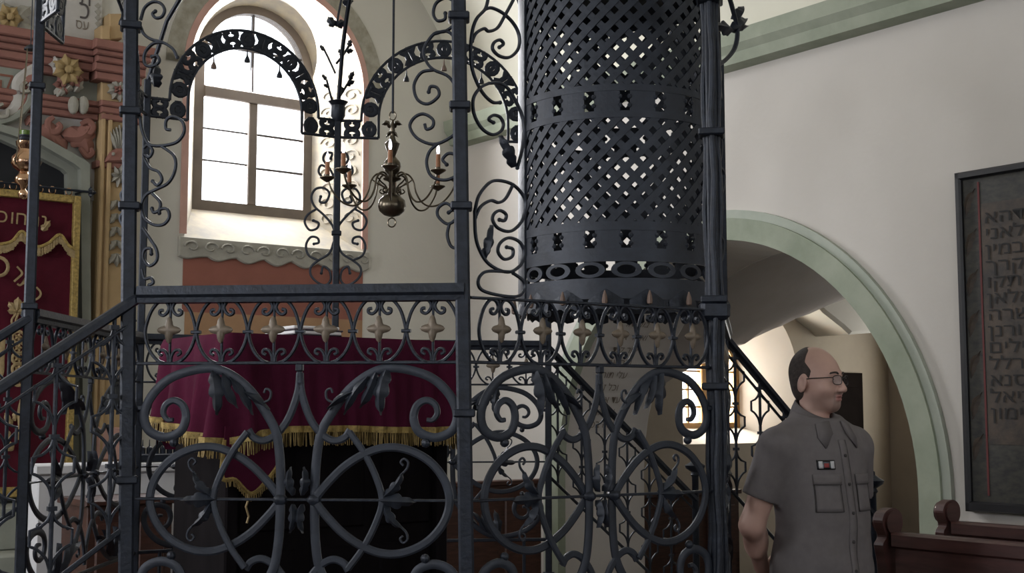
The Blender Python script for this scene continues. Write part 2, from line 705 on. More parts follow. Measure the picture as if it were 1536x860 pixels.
wtop = lambda u: 6.2
mb = MB()
wall_with_arch(mb, WB, 0, -4.9, 0, wtop, **NI)
N3, W3 = dict(NI, uc=-6.4), dict(WI, uc=-6.4)
wall_with_arch(mb, WB, 0, -ROOM_B, -4.9, wtop, **N3)
wall_back = struct(mb.build('wall_back', M['plaster_grey']))
mb = MB()
vs, fs, m_ = niche(mb, WB, NI, WI, .45)
mb.add(vs, [f for i, f in enumerate(fs)])
wn = mb.build('window_reveal', M['reveal'], wall_back, smooth=True)
mb = MB()
vs, fs, m_ = niche(mb, WB, N3, W3, .45)
mb.add(vs, fs)
mb.build('window_reveal', M['reveal'], wall_back, smooth=True)
# end wall of the vestibule
mb = MB()
wall_with_arch(mb, WB, 0, .75, 5.2, lambda u: 3.6, **N2)
wall_end = struct(mb.build('wall_vestibule_end', M['ochre_wall']))
mb = MB()
vs, fs, m_ = niche(mb, WB, N2, W2, .5)
mb.add(vs, fs)
mb.build('window_reveal', M['plaster'], wall_end, smooth=True)

# right wall with the wide arch into the vestibule
AR = dict(uc=2.69, hw=1.45, zs=1.135, zb=0)
TH = .75
mb = MB()
wall_with_arch(mb, WR, 0, 0, ROOM_A, lambda u: 3.8, **AR)
wall_with_arch(mb, WR, -TH, 0, ROOM_A, lambda u: 3.8, rev=True, **AR)
pts = [(AR['uc'] - AR['hw'], 0)] + arch_poly(AR['uc'], AR['hw'], AR['zs'], 40) + [(AR['uc'] + AR['hw'], 0)]
o = [WR.P(u, z, 0) for (u, z) in pts] + [WR.P(u, z, -TH) for (u, z) in pts]
m_ = len(pts)
mb.add(o, [(i, i + 1, m_ + i + 1, m_ + i) for i in range(m_ - 1)])
wbox(mb, -.001, ROOM_A, -TH, 0, 3.8, 4.2)
wall_right = struct(mb.build('wall_right', M['plaster']))
# faded lettering painted on the soffit of the arch at the left pier
for i, body in enumerate(('ווד תוב', 'לא רשאו', 'דוק רתי', 'תא םעו', 'רות ילע', 'הז לכו', 'ןימא דע', 'רוא לע', 'סב הנש')):
    z = 2.16 - i * .085
    dz = z - AR['zs']
    a = AR['uc'] - math.sqrt(AR['hw'] ** 2 - dz * dz)
    tang = V((r_.x * dz, r_.y * dz, AR['uc'] - a)).normalized()
    letters(MB(), body, rm(a + .004, -.20, z - .03), -l_, tang, .074).build('painted_line', M['faint_ink'], wall_right)

# green cornice along the right wall
mb = MB()
prof = [(0, 3.59), (.10, 3.60), (.115, 3.66), (.15, 3.70), (.16, 3.78), (0, 3.80)]
vs = [rm(a, b, z) for a in (0.0, ROOM_A) for (b, z) in prof]
k = len(prof)
mb.add(vs, [(i, i + 1, k + i + 1, k + i) for i in range(k - 1)] + [tuple(range(k))[::-1], tuple(range(k, 2 * k))])
struct(mb.build('trim_1', M['green']))


def arch_band(uc, zs, r0, r1, n0, n1, foot, n=48):
    mb = MB()
    P0 = [(uc - r0, foot)] + [(uc + r0 * math.cos(math.pi * (1 - i / n)), zs + r0 * math.sin(math.pi * (1 - i / n))) for i in range(n + 1)] + [(uc + r0, foot)]
    P1 = [(uc - r1, foot)] + [(uc + r1 * math.cos(math.pi * (1 - i / n)), zs + r1 * math.sin(math.pi * (1 - i / n))) for i in range(n + 1)] + [(uc + r1, foot)]
    m = len(P0)
    vs = [WR.P(*p, n0) for p in P0] + [WR.P(*p, n1) for p in P0] + [WR.P(*p, n1) for p in P1] + [WR.P(*p, n0) for p in P1]
    fs = []
    for i in range(m - 1):
        for s in range(3):
            fs.append((s * m + i, s * m + i + 1, (s + 1) * m + i + 1, (s + 1) * m + i))
    fs += [(0, m, 2 * m, 3 * m), (m - 1, 4 * m - 1, 3 * m - 1, 2 * m - 1)]
    mb.add(vs, fs)
    return mb


t2 = struct(arch_band(2.69, 1.135, 1.445, 1.575, -.02, .045, .0).build('trim_2', M['green'], smooth=True, auto=30))
arch_band(2.69, 1.135, 1.575, 1.625, -.0, .028, .0).build('outer_moulding', M['green_light'], t2, smooth=True, auto=30)

# vestibule: outer wall, near wall, groin vault
mb = MB()
wbox(mb, -.8, .58, -5.4, -5.2, 0, 3.6)
wbox(mb, 1.42, 6.4, -5.4, -5.2, 0, 3.6)
wbox(mb, .58, 1.42, -5.4, -5.2, 0, 1.28)  # below an opening made up for the added side fill
wbox(mb, .58, 1.42, -5.4, -5.2, 2.52, 3.6)
struct(mb.build('wall_vestibule_side', M['ochre_wall']))
struct(wbox(MB(), 6.2, 6.4, -5.2, -TH, 0, 3.6).build('wall_vestibule_near', M['ochre_wall']))


def zA(u):
    return min(2.75, 1.12 + (u - .75) * .49) if u < 4.05 else 2.75 - .02 * (u - 4.05)


def zB(a):
    q = (a - 2.6) / 2.75
    return 1.1 + 2.0 * math.sqrt(max(0, 1 - q * q)) if abs(q) < 1 else 1.1


mb = MB()
na, nb = 48, 40
vs, fs = [], []
for i in range(na + 1):
    a = 6.2 * i / na
    for j in range(nb + 1):
        u = TH + (5.2 - TH) * j / nb
        vs.append(rm(a, -u, max(zA(u), zB(a))))
for i in range(na):
    for j in range(nb):
        k = i * (nb + 1) + j
        fs.append((k, k + nb + 1, k + nb + 2, k + 1))
mb.add(vs, fs)
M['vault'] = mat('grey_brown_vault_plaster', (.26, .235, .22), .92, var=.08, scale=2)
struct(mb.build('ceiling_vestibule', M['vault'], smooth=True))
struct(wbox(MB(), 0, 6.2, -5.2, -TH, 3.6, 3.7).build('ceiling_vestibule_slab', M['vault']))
# corbel at the foot of the vestibule vault
mb = MB()
q = pxs(WB, [(1206, 452), (1222, 470), (1250, 492), (1262, 503), (1300, 500), (1300, 440), (1262, 444)], .3)
plate(mb, WB, q, -.02, .42, .03)
struct(mb.build('trim_3', M['plaster_grey']), 'moulded plaster corbel under the vestibule vault', 'corbel')
# door of the vestibule; the doorway's dark shade is put into its colour
u0, u1 = WB.px(1228, 600)[0], WB.px(1292, 600)[0]
d1 = struct(plate(MB(), WB, [(u0, .0), (u1, .0), (u1, 1.94), (u0, 1.94)], -.02, .02).build('door_1', M['doorway']))
for k, (za, zb_) in enumerate(((.15, .85), (1.0, 1.8))):
    plate(MB(), WB, [(u0 + .08, za), (u1 - .08, za), (u1 - .08, zb_), (u0 + .08, zb_)], .02, .03, .008).build('door_panel', M['doorway'], d1)

# the two unseen walls, with openings added for the fill lamps
mb = MB()
e = [0]
for a in (2.6, 5.6, 8.6):
    e += [a - .6, a + .6]
e.append(ROOM_A)
for i in range(0, len(e), 2):
    wbox(mb, e[i], e[i + 1], ROOM_B, ROOM_B + .3, 0, 3.9)
for a in (2.6, 5.6, 8.6):
    wbox(mb, a - .6, a + .6, ROOM_B, ROOM_B + .3, 0, 1.95)
    wbox(mb, a - .6, a + .6, ROOM_B, ROOM_B + .3, 3.85, 3.9)
struct(mb.build('wall_left', M['plaster']))
mb = MB()
e = [0, 1.8, 3.0, 6.0, 7.2, ROOM_B]
for i in range(0, 6, 2):
    wbox(mb, ROOM_A, ROOM_A + .3, e[i], e[i + 1], 0, 6.2)
for b in (2.4, 6.6):
    wbox(mb, ROOM_A, ROOM_A + .3, b - .6, b + .6, 0, 1.95)
    wbox(mb, ROOM_A, ROOM_A + .3, b - .6, b + .6, 3.85, 6.2)
struct(mb.build('wall_front', M['plaster']))


# ------------------------------------------------------------------ windows
def window(name, w, n, fr, mat_f, transom, mull, bars):
    """arched window in the window wall at depth n; fr frame width"""
    uc, hw, zs, zb = w['uc'], w['hw'], w['zs'], w['zb']
    root = struct(empty(name, WB.P(uc, zb, n)))
    def ringp(k):
        return [(uc - hw + k, zb + k)] + arch_poly(uc, hw - k, zs, 24) + [(uc + hw - k, zb + k)]
    A, B = ringp(-.03), ringp(fr)
    m = len(A)
    mb = MB()
    vs = [WB.P(*p, n - .05) for p in A] + [WB.P(*p, n + .03) for p in A] + [WB.P(*p, n + .03) for p in B] + [WB.P(*p, n - .05) for p in B]
    fs = []
    for i in range(m):
        j = (i + 1) % m
        for s in range(3):
            fs.append((s * m + i, s * m + j, (s + 1) * m + j, (s + 1) * m + i))
    mb.add(vs, fs)
    mb.build('frame', mat_f, root, smooth=True, auto=30)
    if transom:
        plate(MB(), WB, [(uc - hw + fr, transom[0]), (uc + hw - fr, transom[0]), (uc + hw - fr, transom[1]), (uc - hw + fr, transom[1])], n - .03, n + .045, .01).build('transom', mat_f, root)
    z1 = transom[0] if transom else zs + hw - fr
    plate(MB(), WB, [(mull[0], zb + fr), (mull[1], zb + fr), (mull[1], z1), (mull[0], z1)], n - .03, n + .04, .008).build('mullion', mat_f, root)
    for (ua, ub, za, zb2) in bars:
        plate(MB(), WB, [(ua, za), (ub, za), (ub, zb2), (ua, zb2)], n - .012, n + .012).build('glazing_bar', M['lead'] if mat_f is M['frame_wood'] else mat_f, root)
    # panes
    def pane(poly):
        plate(MB(), WB, poly, n - .004, n + .002).build('pane', M['glass'], root)
    lo = zb + fr
    for (ua, ub) in ((uc - hw + fr, mull[0]), (mull[1], uc + hw - fr)):
        pane([(ua, lo), (ub, lo), (ub, z1 if transom else zs), (ua, z1 if transom else zs)])
    z2 = transom[1] if transom else zs
    pane([(uc - hw + fr, z2)] + arch_poly(uc, hw - fr, zs, 20) + [(uc + hw - fr, z2)])
    return root


fw = .055
u0, u1 = WI['uc'] - WI['hw'] + fw, WI['uc'] + WI['hw'] - fw
um = WB.px(376, 220, -.45)[0]
w1 = window('window_1', WI, -.45, fw, M['frame_wood'], (3.80, 3.885), (um - .035, um + .035),
            [(u0, um - .035, 3.34, 3.352), (u0, um - .035, 3.57, 3.582), (um + .035, u1, 3.32, 3.336), (um + .035, u1, 3.57, 3.586),
             (um - .008, um + .008, 3.885, 4.47), (um, u1, 4.19, 4.203), (u0, um, 4.19, 4.203)])
window('window_3', W3, -.45, fw, M['frame_wood'], (3.80, 3.885), (-6.435, -6.365), [])
fw = .04
u0, u1 = W2['uc'] - W2['hw'] + fw, W2['uc'] + W2['hw'] - fw
bars = [(u, u + .018, W2['zb'] + fw, W2['zs']) for u in (W2['uc'] - .21, W2['uc'] + .20)]
bars += [(u0, u1, z, z + .014) for z in (1.60, 1.76, 1.93, 2.06, 2.18)]
w2 = window('window_2', W2, -.5, fw, M['frame_ochre'], None, (W2['uc'] - .05, W2['uc'] + .03), bars)

# ------------------------------------------------------------------ paint and relief on the window wall
def wall_plate(name, px, n0, n1, m, bev=0.0, parent=None, off=0.0):
    return plate(MB(), WB, pxs(WB, px, off), n0, n1, bev).build(name, m, parent or wall_back)


# red and tan dado below the east window
u0, u1 = -2.235, -.86
plate(MB(), WB, [(u0, 2.22), (u1, 2.22), (u1, 2.64), (u0, 2.64)], 0, .006).build('painted_dado', M['red_dado'], wall_back)
plate(MB(), WB, [(u0 + .02, 1.35), (u1, 1.35), (u1, 2.22), (u0 + .02, 2.22)], 0, .006).build('painted_dado', M['tan_dado'], wall_back)
# scrolled lambrequin edge of the sill
zl = 2.72
poly = [(u0 - .04, zl), (u1 + .04, zl)]
n = 14
for i in range(n * 4 + 1):
    t = i / (n * 4)
    poly.append((u1 + .04 - (u1 - u0 + .08) * t, 2.595 - .022 * abs(math.sin(math.pi * t * 7)) - .01 * math.sin(t * 40)))
plate(MB(), WB, poly, 0, .03, .008).build('sill_lambrequin', M['relief'], wall_back)
for i in range(11):
    u = u0 + .05 + i * (u1 - u0 - .06) / 10
    s = 1 if i % 2 else -1
    q = [(u + .055 * math.cos(t) * s * (1 - t / 9), 2.655 + .04 * math.sin(t) * (1 - t / 9)) for t in [k * .45 for k in range(14)]]
    strap(MB(), WB, q, .012, .02, n0=.034).build('scroll_relief', M['relief'], wall_back, smooth=True)
# pink line and grey scroll band round the niche
def band_round(name, k0, k1, n0, n1, m, z_from):
    mb = MB()
    def rg(k):
        return [(NI['uc'] - NI['hw'] - k, z_from)] + arch_poly(NI['uc'], NI['hw'] + k, NI['zs'], 30) + [(NI['uc'] + NI['hw'] + k, z_from)]
    A, B = rg(k0), rg(k1)
    mm = len(A)
    vs = [WB.P(*p, n0) for p in A] + [WB.P(*p, n1) for p in A] + [WB.P(*p, n1) for p in B] + [WB.P(*p, n0) for p in B]
    fs = []
    for i in range(mm - 1):
        for s in range(3):
            fs.append((s * mm + i, s * mm + i + 1, (s + 1) * mm + i + 1, (s + 1) * mm + i))
    mb.add(vs, fs)
    return mb.build(name, m, wall_back, smooth=True, auto=30)


band_round('pink_border', -.012, .035, -.004, .012, M['pink_pale'], 2.74)
M['swirl'] = mat('grey_ochre_scrollwork', (.235, .215, .165), .9, scale=16, col2=(.36, .34, .28))
band_round('scroll_border', .035, .16, 0, .008, M['swirl'], 3.95)
# grey scrollwork painted and modelled on the right reveal of the niche
for i in range(9):
    z = 2.98 + i * .115
    for t0 in (.22, .62):
        c = (z, t0)
        pts = []
        for k in range(16):
            an = k * .5
            q = .05 * (1 - k / 20)
            pts.append((c[0] + q * math.sin(an) * 1.0, t0 + q * math.cos(an) * 3 * (1 if i % 2 else -1)))
        P3 = [WB.P(-.86 + (WI['uc'] + WI['hw'] + .86) * t - .006, zz, -.45 * t) for (zz, t) in pts]
        tube(MB(), P3, .0045, 5).build('reveal_scroll', M['reveal'], wall_back, smooth=True)

# ------------------------------------------------------------------ the ark: painted portal, pilaster, curtain
ark = tag(empty('ark_portal', WB.P(-3.6, 0, .1)), 'painted and stuccoed ark portal with pink cornice and ochre pilaster', 'portal')


def ap(name, px, n0, n1, m, bev=0.0, parent=None):
    return plate(MB(), WB, pxs(WB, px, n1), n0, n1, bev).build(name, m, parent or ark)


def uz(x, y, off=0.0):
    return WB.px(x, y, off)


uL = -4.75                       # mirror axis side: the portal runs on to the left of the frame
u_p0, u_p1 = uz(147, 300, .1)[0], uz(203, 300, .1)[0]
plate(MB(), WB, [(u_p0, 0), (u_p1, 0), (u_p1, 3.66), (u_p0, 3.66)], 0, .10, .012).build('pilaster', M['yellow'], ark)
uq = uz(152, 300, .13)[0]
for du in (0, .045):
    plate(MB(), WB, [(u_p0 + du, .35), (u_p0 + du + .03, .35), (u_p0 + du + .03, 3.52), (u_p0 + du, 3.52)], .10, .125, .01).build('fillet', M['yellow'], ark)
# cornice in two steps, with a break over the pilaster
def mould(name, z0, z1, ua, ub, n, m, steps):
    mb = MB()
    for (za, zb_, dn) in steps:
        plate(mb, WB, [(ua - dn * .6, z0 + (z1 - z0) * za), (ub + dn * .6, z0 + (z1 - z0) * za), (ub + dn * .6, z0 + (z1 - z0) * zb_), (ua - dn * .6, z0 + (z1 - z0) * zb_)], 0, n + dn, .01)
    return mb.build(name, m, ark)


zc1, zc0, zc2 = uz(150, 62, .18)[1], uz(150, 92, .18)[1], uz(150, 118, .15)[1]
for (ua, ub, nn) in ((uL, u_p0 - .06, .13), (u_p0 - .06, u_p1 + .02, .19)):
    mould('cornice', zc0, zc1, ua, ub, nn, M['pink'], ((0, .3, 0), (.3, .55, .03), (.55, 1, .06)))
    mould('architrave', zc2, zc0, ua + .01, ub - .01, nn - .05, M['pink'], ((0, .5, 0), (.5, 1, .025)))
zb0, zb1 = uz(150, 178, .13)[1], uz(150, 150, .13)[1]
for (ua, ub, nn) in ((uL, u_p0, .07), (u_p0, u_p1 + .01, .13)):
    mould('frieze_band', zb0, zb1, ua, ub, nn, M['pink'], ((0, .35, 0), (.35, .7, .012), (.7, 1, .025)))
zc = uz(160, 246, .12)[1]
mould('impost_band', zc - .025, zc + .02, u_p0 - .02, u_p1, .115, M['pink'], ((0, 1, 0),))
# white ground between the bands
plate(MB(), WB, [(uL, 2.9), (u_p0, 2.9), (u_p0, zb0 + .02), (uL, zb0 + .02)], 0, .02).build('spandrel_ground', M['relief_white'], ark)
plate(MB(), WB, [(uL, zb1 - .02), (u_p0, zb1 - .02), (u_p0, zc2 + .02), (uL, zc2 + .02)], 0, .02).build('attic_ground', M['stone'], ark)
plate(MB(), WB, [(uL, zc1 - .02), (uz(150, 30)[0], zc1 - .02), (uz(150, 30)[0], 4.55), (uL, 4.55)], 0, .03).build('upper_panel', M['relief_white'], ark)
# ochre blocks above the cornice, lettering beside them
ap('attic_block', [(152, 60), (166, 60), (166, 38), (152, 38)], 0, .16, M['yellow'], .01)
ap('attic_block', [(164, 60), (184, 58), (184, 20), (164, 20)], 0, .12, M['yellow'], .01)
for (body, x, y, sz) in (('כ', 119, 27, .17), ('ת', 118, 6, .17), ('סע', 113, 42, .09)):
    u, z = uz(x, y, .034)
    letters(MB(), body, WB.P(u, z, .034), WB.U, UP, sz, .75).build('painted_letters', M['faint_ink'] if sz < .1 else M['lead'], ark)
for i in range(6):
    u, z = uz(147, 4 + i * 9, .034)
    plate(MB(), WB, [(u, z), (u + .02, z - .02), (u, z - .04), (u - .02, z - .02)], .03, .036).build('painted_lozenge', M['relief'], ark)
# polygonal grey stone frame of the ark door
def stone(name, outer, inner, n0, n1):
    mb = MB()
    A, B = pxs(WB, outer, n1), pxs(WB, inner, n1)
    m = len(A)
    vs = [WB.P(*p, n0) for p in A] + [WB.P(*p, n1) for p in A] + [WB.P(*p, n1) for p in B] + [WB.P(*p, n0 - .3) for p in B]
    fs = []
    for i in range(m - 1):
        for s in range(3):
            fs.append((s * m + i, s * m + i + 1, (s + 1) * m + i + 1, (s + 1) * m + i))
    mb.add(vs, fs)
    return mb.build(name, M['stone'], ark)


so = [(-330, 187), (-6, 184), (62, 203), (128, 240), (135, 246), (137, 560), (137, 740)]
sm = [(-330, 197), (-6, 195), (62, 217), (112, 246), (121, 253), (124, 560), (124, 740)]
si = [(-330, 208), (-6, 206), (64, 238), (95, 254), (101, 260), (106, 560), (106, 740)]
stone('stone_frame', so, sm, .0, .16)
stone('stone_frame_inner', sm, si, .0, .10)
# flat sheet behind the curtain, the niche's shade put into its dark colour
mb = MB()
q = pxs(WB, [(-330, 200), (0, 200), (108, 250), (112, 745), (-330, 745)], .0)
plate(mb, WB, q, .03, .034)
mb.build('recess_shade', M['recess_shade'], ark)
# base of the ark: steps
for k, (y0, z0, z1, n1) in enumerate(((0, .78, 1.02, .55), (0, .52, .78, .85), (0, .26, .52, 1.15), (0, 0, .26, 1.3))):
    plate(MB(), WB, [(uL, z0), (-2.72 + k * .05, z0), (-2.72 + k * .05, z1), (uL, z1)], 0, n1, .012).build('step', M['stone'], ark)

# stucco ornaments -------------------------------------------------------------
def ornament_leaf(name, p0, p1, w, m, lobes=3, n0=.03, bend=0.0):
    a, b = uz(*p0, n0), uz(*p1, n0)
    return leaf(MB(), WB, a, b, w, lobes, .025, n0, bend).build(name, m, ark, smooth=True)


def scrollband(name, px, w, m, n0=.03, t=.03):
    q = cr(pxs(WB, px, n0), 5)
    k = len(q)
    ww = [w * (.45 + .55 * math.sin(math.pi * (.12 + .8 * i / (k - 1)))) for i in range(k)]
    return strap(MB(), WB, q, ww, t, n0=n0).build(name, m, ark, smooth=True)


# terracotta acanthus in the spandrel
ornament_leaf('acanthus', (88, 222), (74, 178), .17, M['pink'], 2, .05, .2)
ornament_leaf('acanthus', (95, 205), (136, 182), .15, M['pink'], 2, .06, -.25)
ornament_leaf('acanthus', (105, 190), (132, 236), .19, M['pink'], 3, .05, .15)
ornament_leaf('acanthus', (100, 225), (72, 196), .15, M['pink'], 2, .04, .1)
scrollband('volute', [(80, 176), (72, 183), (74, 196), (84, 198), (90, 190), (86, 184)], .045, M['pink'], .06)
scrollband('volute', [(122, 186), (132, 182), (139, 190), (135, 199), (126, 197)], .045, M['pink'], .07)
scrollband('volute', [(120, 222), (130, 234), (138, 230), (136, 222)], .04, M['pink'], .06)
# cartouche on the far left with its red-brown letters
cart = pxs(WB, [(-60, 40), (-10, 30), (28, 48), (40, 80), (34, 118), (16, 145), (-20, 160), (-70, 150)], .07)
plate(MB(), WB, cr(cart, 5, True), .02, .07, .02).build('cartouche', M['stone'], ark)
for (body, x, y) in (('רם', -2, 92), ('קת', -4, 134)):
    u, z = uz(x, y, .075)
    letters(MB(), body, WB.P(u, z, .075), WB.U, UP, .17, .9).build('painted_letters', M['red_ink'], ark)
scrollband('cartouche_scroll', [(56, 100), (40, 112), (28, 126), (30, 150), (20, 168), (0, 178), (-20, 182)], .09, M['relief_white'], .07, .05)
scrollband('cartouche_scroll', [(52, 116), (46, 134), (44, 152), (28, 172), (4, 183), (-30, 190)], .05, M['stone'], .08, .05)
ornament_leaf('acanthus', (36, 120), (10, 176), .16, M['pink'], 3, .07, .2)
ornament_leaf('acanthus', (52, 108), (30, 140), .12, M['pink'], 2, .09, .1)
ornament_leaf('acanthus', (40, 176), (56, 186), .10, M['pink'], 2, .06)
scrollband('volute', [(40, 124), (33, 128), (34, 136), (42, 137), (45, 130), (41, 127)], .025, M['relief'], .12)
scrollband('volute', [(4, 156), (-6, 162), (-2, 174), (10, 174), (12, 164)], .03, M['relief'], .1)
# grey foliage and flowers between cartouche and cornice
for (p0, p1, w) in (((8, 40), (6, 2), .16), ((22, 44), (46, 10), .15), ((30, 50), (50, 62), .11), ((26, 30), (44, 68), .13), ((-6, 30), (20, 10), .15), ((50, 40), (60, 74), .10), ((20, 58), (40, 44), .12)):
    ornament_leaf('grey_foliage', p0, p1, w, M['relief'], 3, .08, .12)
def rosette(x, y, q, m, n0, pet=6, name='rosette'):
    u, z = uz(x, y, n0)
    mb = MB()
    for k in range(pet):
        an = 2 * math.pi * k / pet
        leaf(mb, WB, (u + q * .15 * math.cos(an), z + q * .15 * math.sin(an)), (u + q * math.cos(an), z + q * math.sin(an)), q * .8, 1, .02, n0)
    c = WB.P(u, z, n0 + .02)
    ball(mb, c, q * .28, 8)
    return mb.build(name, m, ark, smooth=True)


rosette(14, 26, .085, M['flower'], .11)
rosette(102, 105, .10, M['flower'], .14, 7)
rosette(88, 98, .06, M['relief_white'], .12)
rosette(112, 118, .06, M['pink'], .12)
rosette(94, 128, .06, M['pink'], .10)
rosette(178, 135, .075, M['relief'], .115, 9)
rosette(178, 135, .032, M['pink'], .15, 5)
for (p0, p1, w) in (((84, 84), (92, 110), .09), ((100, 120), (118, 108), .07), ((96, 138), (110, 122), .07), ((112, 138), (124, 118), .07), ((84, 132), (98, 142), .09)):
    ornament_leaf('grey_foliage', p0, p1, w, M['relief'], 3, .10)
for x in (110, 125):
    u, z = uz(x, 158, .12)
    mb = MB()
    ball(mb, WB.P(u, z, .12), .035, 10, (1, 1, 1.7))
    ornament = mb.build('stucco_drop', M['relief'], ark, smooth=True)
# shell, bracket, star and leaf drop on the pilaster
for k in range(7):
    ornament_leaf('shell_rib', (179 + (k - 3) * 1.5, 224), (179 + (k - 3) * 5, 188 + abs(k - 3) * 3), .045, M['relief'], 1, .115)
ap('bracket', [(158, 243), (166, 228), (176, 222), (190, 222), (200, 230), (203, 243)], .10, .15, M['pink'], .02)
for x in (170, 184):
    u, z = uz(x, 231 if x < 180 else 238, .155)
    ball(MB(), WB.P(u, z, .155), .012, 8).build('stucco_bead', M['relief'], ark, smooth=True)
for k in range(8):
    an = k * math.pi / 4 + .2
    ornament_leaf('star_ray', (179, 264), (179 + 15 * math.cos(an), 264 + 17 * math.sin(an)), .035, M['relief'], 1, .112)
for k in range(5):
    y = 300 + k * 20
    for s in (-1, 1):
        ornament_leaf('leaf_drop', (175, y), (175 + s * 11, y + 16), .05, M['relief'], 2, .11)
ornament_leaf('leaf_drop', (175, 392 - 12), (175, 400), .05, M['relief'], 2, .11)
# pale marbled base panels of the pilaster
for (y0, y1) in ((640, 690), (700, 742)):
    ap('base_panel', [(146, y1), (196, y1 + 2), (196, y0 + 2), (146, y0)], .10, .125, M['pink_pale'], .012)

# ------------------------------------------------------------------ ark curtain
NC = .24
cur = tag(empty('ark_curtain', WB.P(-3.6, 1.06, NC)), 'wine-red velvet ark curtain with gold borders and Hebrew embroidery', 'curtain')
cu0, cu1 = -4.5, uz(121, 300, NC)[0]
ct, cb = uz(60, 289, NC)[1], uz(60, 745, NC)[1]


def cloth_grid(name, u0, u1, z0, z1, n, m, parent, amp=.012, freq=9, nu=60, nz=24, th=.006, zlow=None):
    mb = MB()
    vs = []
    for side in (0, 1):
        for j in range(nz + 1):
            for i in range(nu + 1):
                s, t = i / nu, j / nz
                u = u0 + (u1 - u0) * s
                lo = z0 if zlow is None else zlow(u)
                z = lo + (z1 - lo) * t
                d = amp * (1 - .6 * t) * (math.sin(freq * u * 2.3 + .7 * math.sin(3 * t)) + .4 * math.sin(freq * u * 5.1 + 1))
                vs.append(WB.P(u, z, n + d - side * th))
    fs = []
    K = (nu + 1) * (nz + 1)
    for j in range(nz):
        for i in range(nu):
            a = j * (nu + 1) + i
            fs.append((a, a + 1, a + nu + 2, a + nu + 1))
            fs.append((K + a, K + a + nu + 1, K + a + nu + 2, K + a + 1))
    for i in range(nu):
        fs.append((i, K + i, K + i + 1, i + 1))
    for j in range(nz):
        a = j * (nu + 1)
        fs.append((a, a + nu + 1, K + a + nu + 1, K + a))
        a += nu
        fs.append((a, K + a, K + a + nu + 1, a + nu + 1))
    mb.add(vs, fs)
    return mb.build(name, m, parent, smooth=True)


cloth_grid('velvet', cu0, cu1 - .02, cb, ct, NC - .02, M['velvet_dark'], cur)
bw = .042
plate(MB(), WB, [(cu1 - bw, cb), (cu1, cb), (cu1, ct), (cu1 - bw, ct)], NC - .035, NC + .016, .006).build('side_border', M['gold'], cur)
plate(MB(), WB, [(cu0, ct - .045), (cu1 - bw, ct - .045), (cu1 - bw, ct), (cu0, ct)], NC - .03, NC + .012, .006).build('top_border', M['gold'], cur)
plate(MB(), WB, [(cu0, cb), (cu1 - bw, cb), (cu1 - bw, cb + .06), (cu0, cb + .06)], NC - .03, NC + .012, .006).build('hem_border', M['gold'], cur)
# scalloped valance edge with fringe
val = [(-60, 372), (-30, 345), (0, 366), (18, 362), (33, 347), (46, 362), (58, 370), (74, 364), (90, 352), (103, 368), (113, 374)]
val = [(x - 57 * k, y) for k in (6, 5, 4, 3, 2) for (x, y) in ((4, 371), (18, 363), (33, 347), (46, 363))] + [(-53, 371), (-39, 363), (-26, 347), (-12, 364)] + val[2:]
vq = cr(pxs(WB, val, NC + .02), 6)
strap(MB(), WB, vq, .018, .012, n0=NC + .016).build('valance_braid', M['gold'], cur, smooth=True)
mb = MB()
for (p, q) in zip(vq[:-1], vq[1:]):
    for k in range(3):
        t = k / 3
        u, z = p[0] + (q[0] - p[0]) * t, p[1] + (q[1] - p[1]) * t
        L = .055 + random.uniform(-.006, .006)
        w = .0042
        n = NC + .014 + random.uniform(-.004, .004)
        mb.add([WB.P(u - w, z, n), WB.P(u + w, z, n), WB.P(u + w, z - L, n + .004), WB.P(u - w, z - L, n + .004), WB.P(u, z, n - .006), WB.P(u, z - L, n - .002)],
               [(0, 3, 2, 1), (0, 4, 5, 3), (1, 2, 5, 4), (3, 5, 2)])
tag(mb.build('valance_fringe', M['gold_thread'], cur), kind='stuff')
# embroidery
def emb(name, body, x, y, size, ang=0.0, sx=1.0):
    u, z = uz(x, y, NC + .02)
    c, s = math.cos(ang), math.sin(ang)
    xd = WB.U * c + UP * s
    yd = WB.U * -s + UP * c
    return letters(MB(), body, WB.P(u, z, NC + .02), xd, yd, size, sx).build(name, M['gold_thread'], cur)


emb('embroidered_letters', 'כ', -4, 333, .115)
emb('embroidered_letters', 'נתחו'[::-1], 14, 335, .115, -.03, .98)
emb('embroidered_letters', 'רתכ', 11, 412, .135, -.78)
def emb_leaf(p0, p1, w, lobes=2, m='gold_thread', name='embroidered_leaf'):
    return leaf(MB(), WB, uz(*p0, NC + .02), uz(*p1, NC + .02), w, lobes, .006, NC + .014).build(name, M[m], cur, smooth=True)


emb_leaf((64, 346), (76, 331), .05, 2)
for (p0, p1, w) in (((26, 466), (28, 446), .06), ((22, 466), (14, 453), .05), ((33, 466), (37, 452), .05), ((27, 468), (12, 466), .05), ((27, 468), (40, 467), .04)):
    emb_leaf(p0, p1, w)
for px in ([(25, 470), (18, 480), (20, 490), (26, 486), (24, 478)], [(28, 470), (24, 482), (28, 492)]):
    strap(MB(), WB, cr(pxs(WB, px, NC + .02), 5), .012, .008, n0=NC + .016).build('embroidered_stem', M['gold_thread'], cur, smooth=True)
u, z = uz(-2, 400, NC + .02)
strap(MB(), WB, [(u + .055 * math.cos(t * .35), z + .055 * math.sin(t * .35)) for t in range(18)], .02, .01, True, NC + .016).build('embroidered_ring', M['gold_thread'], cur, smooth=True)
for k in range(5):
    u, z = uz(28, 506 + k * 16, NC + .02)
    mb = MB()
    strap(mb, WB, [(u + .036 * math.cos(t * .45), z + .034 * math.sin(t * .45)) for t in range(14)], .018, .01, True, NC + .016)
    for q in range(5):
        an = q * 1.257
        leaf(mb, WB, (u, z), (u + .026 * math.cos(an), z + .026 * math.sin(an)), .02, 1, .006, NC + .016)
    mb.build('embroidered_medallion', M['gold_thread'], cur, smooth=True)
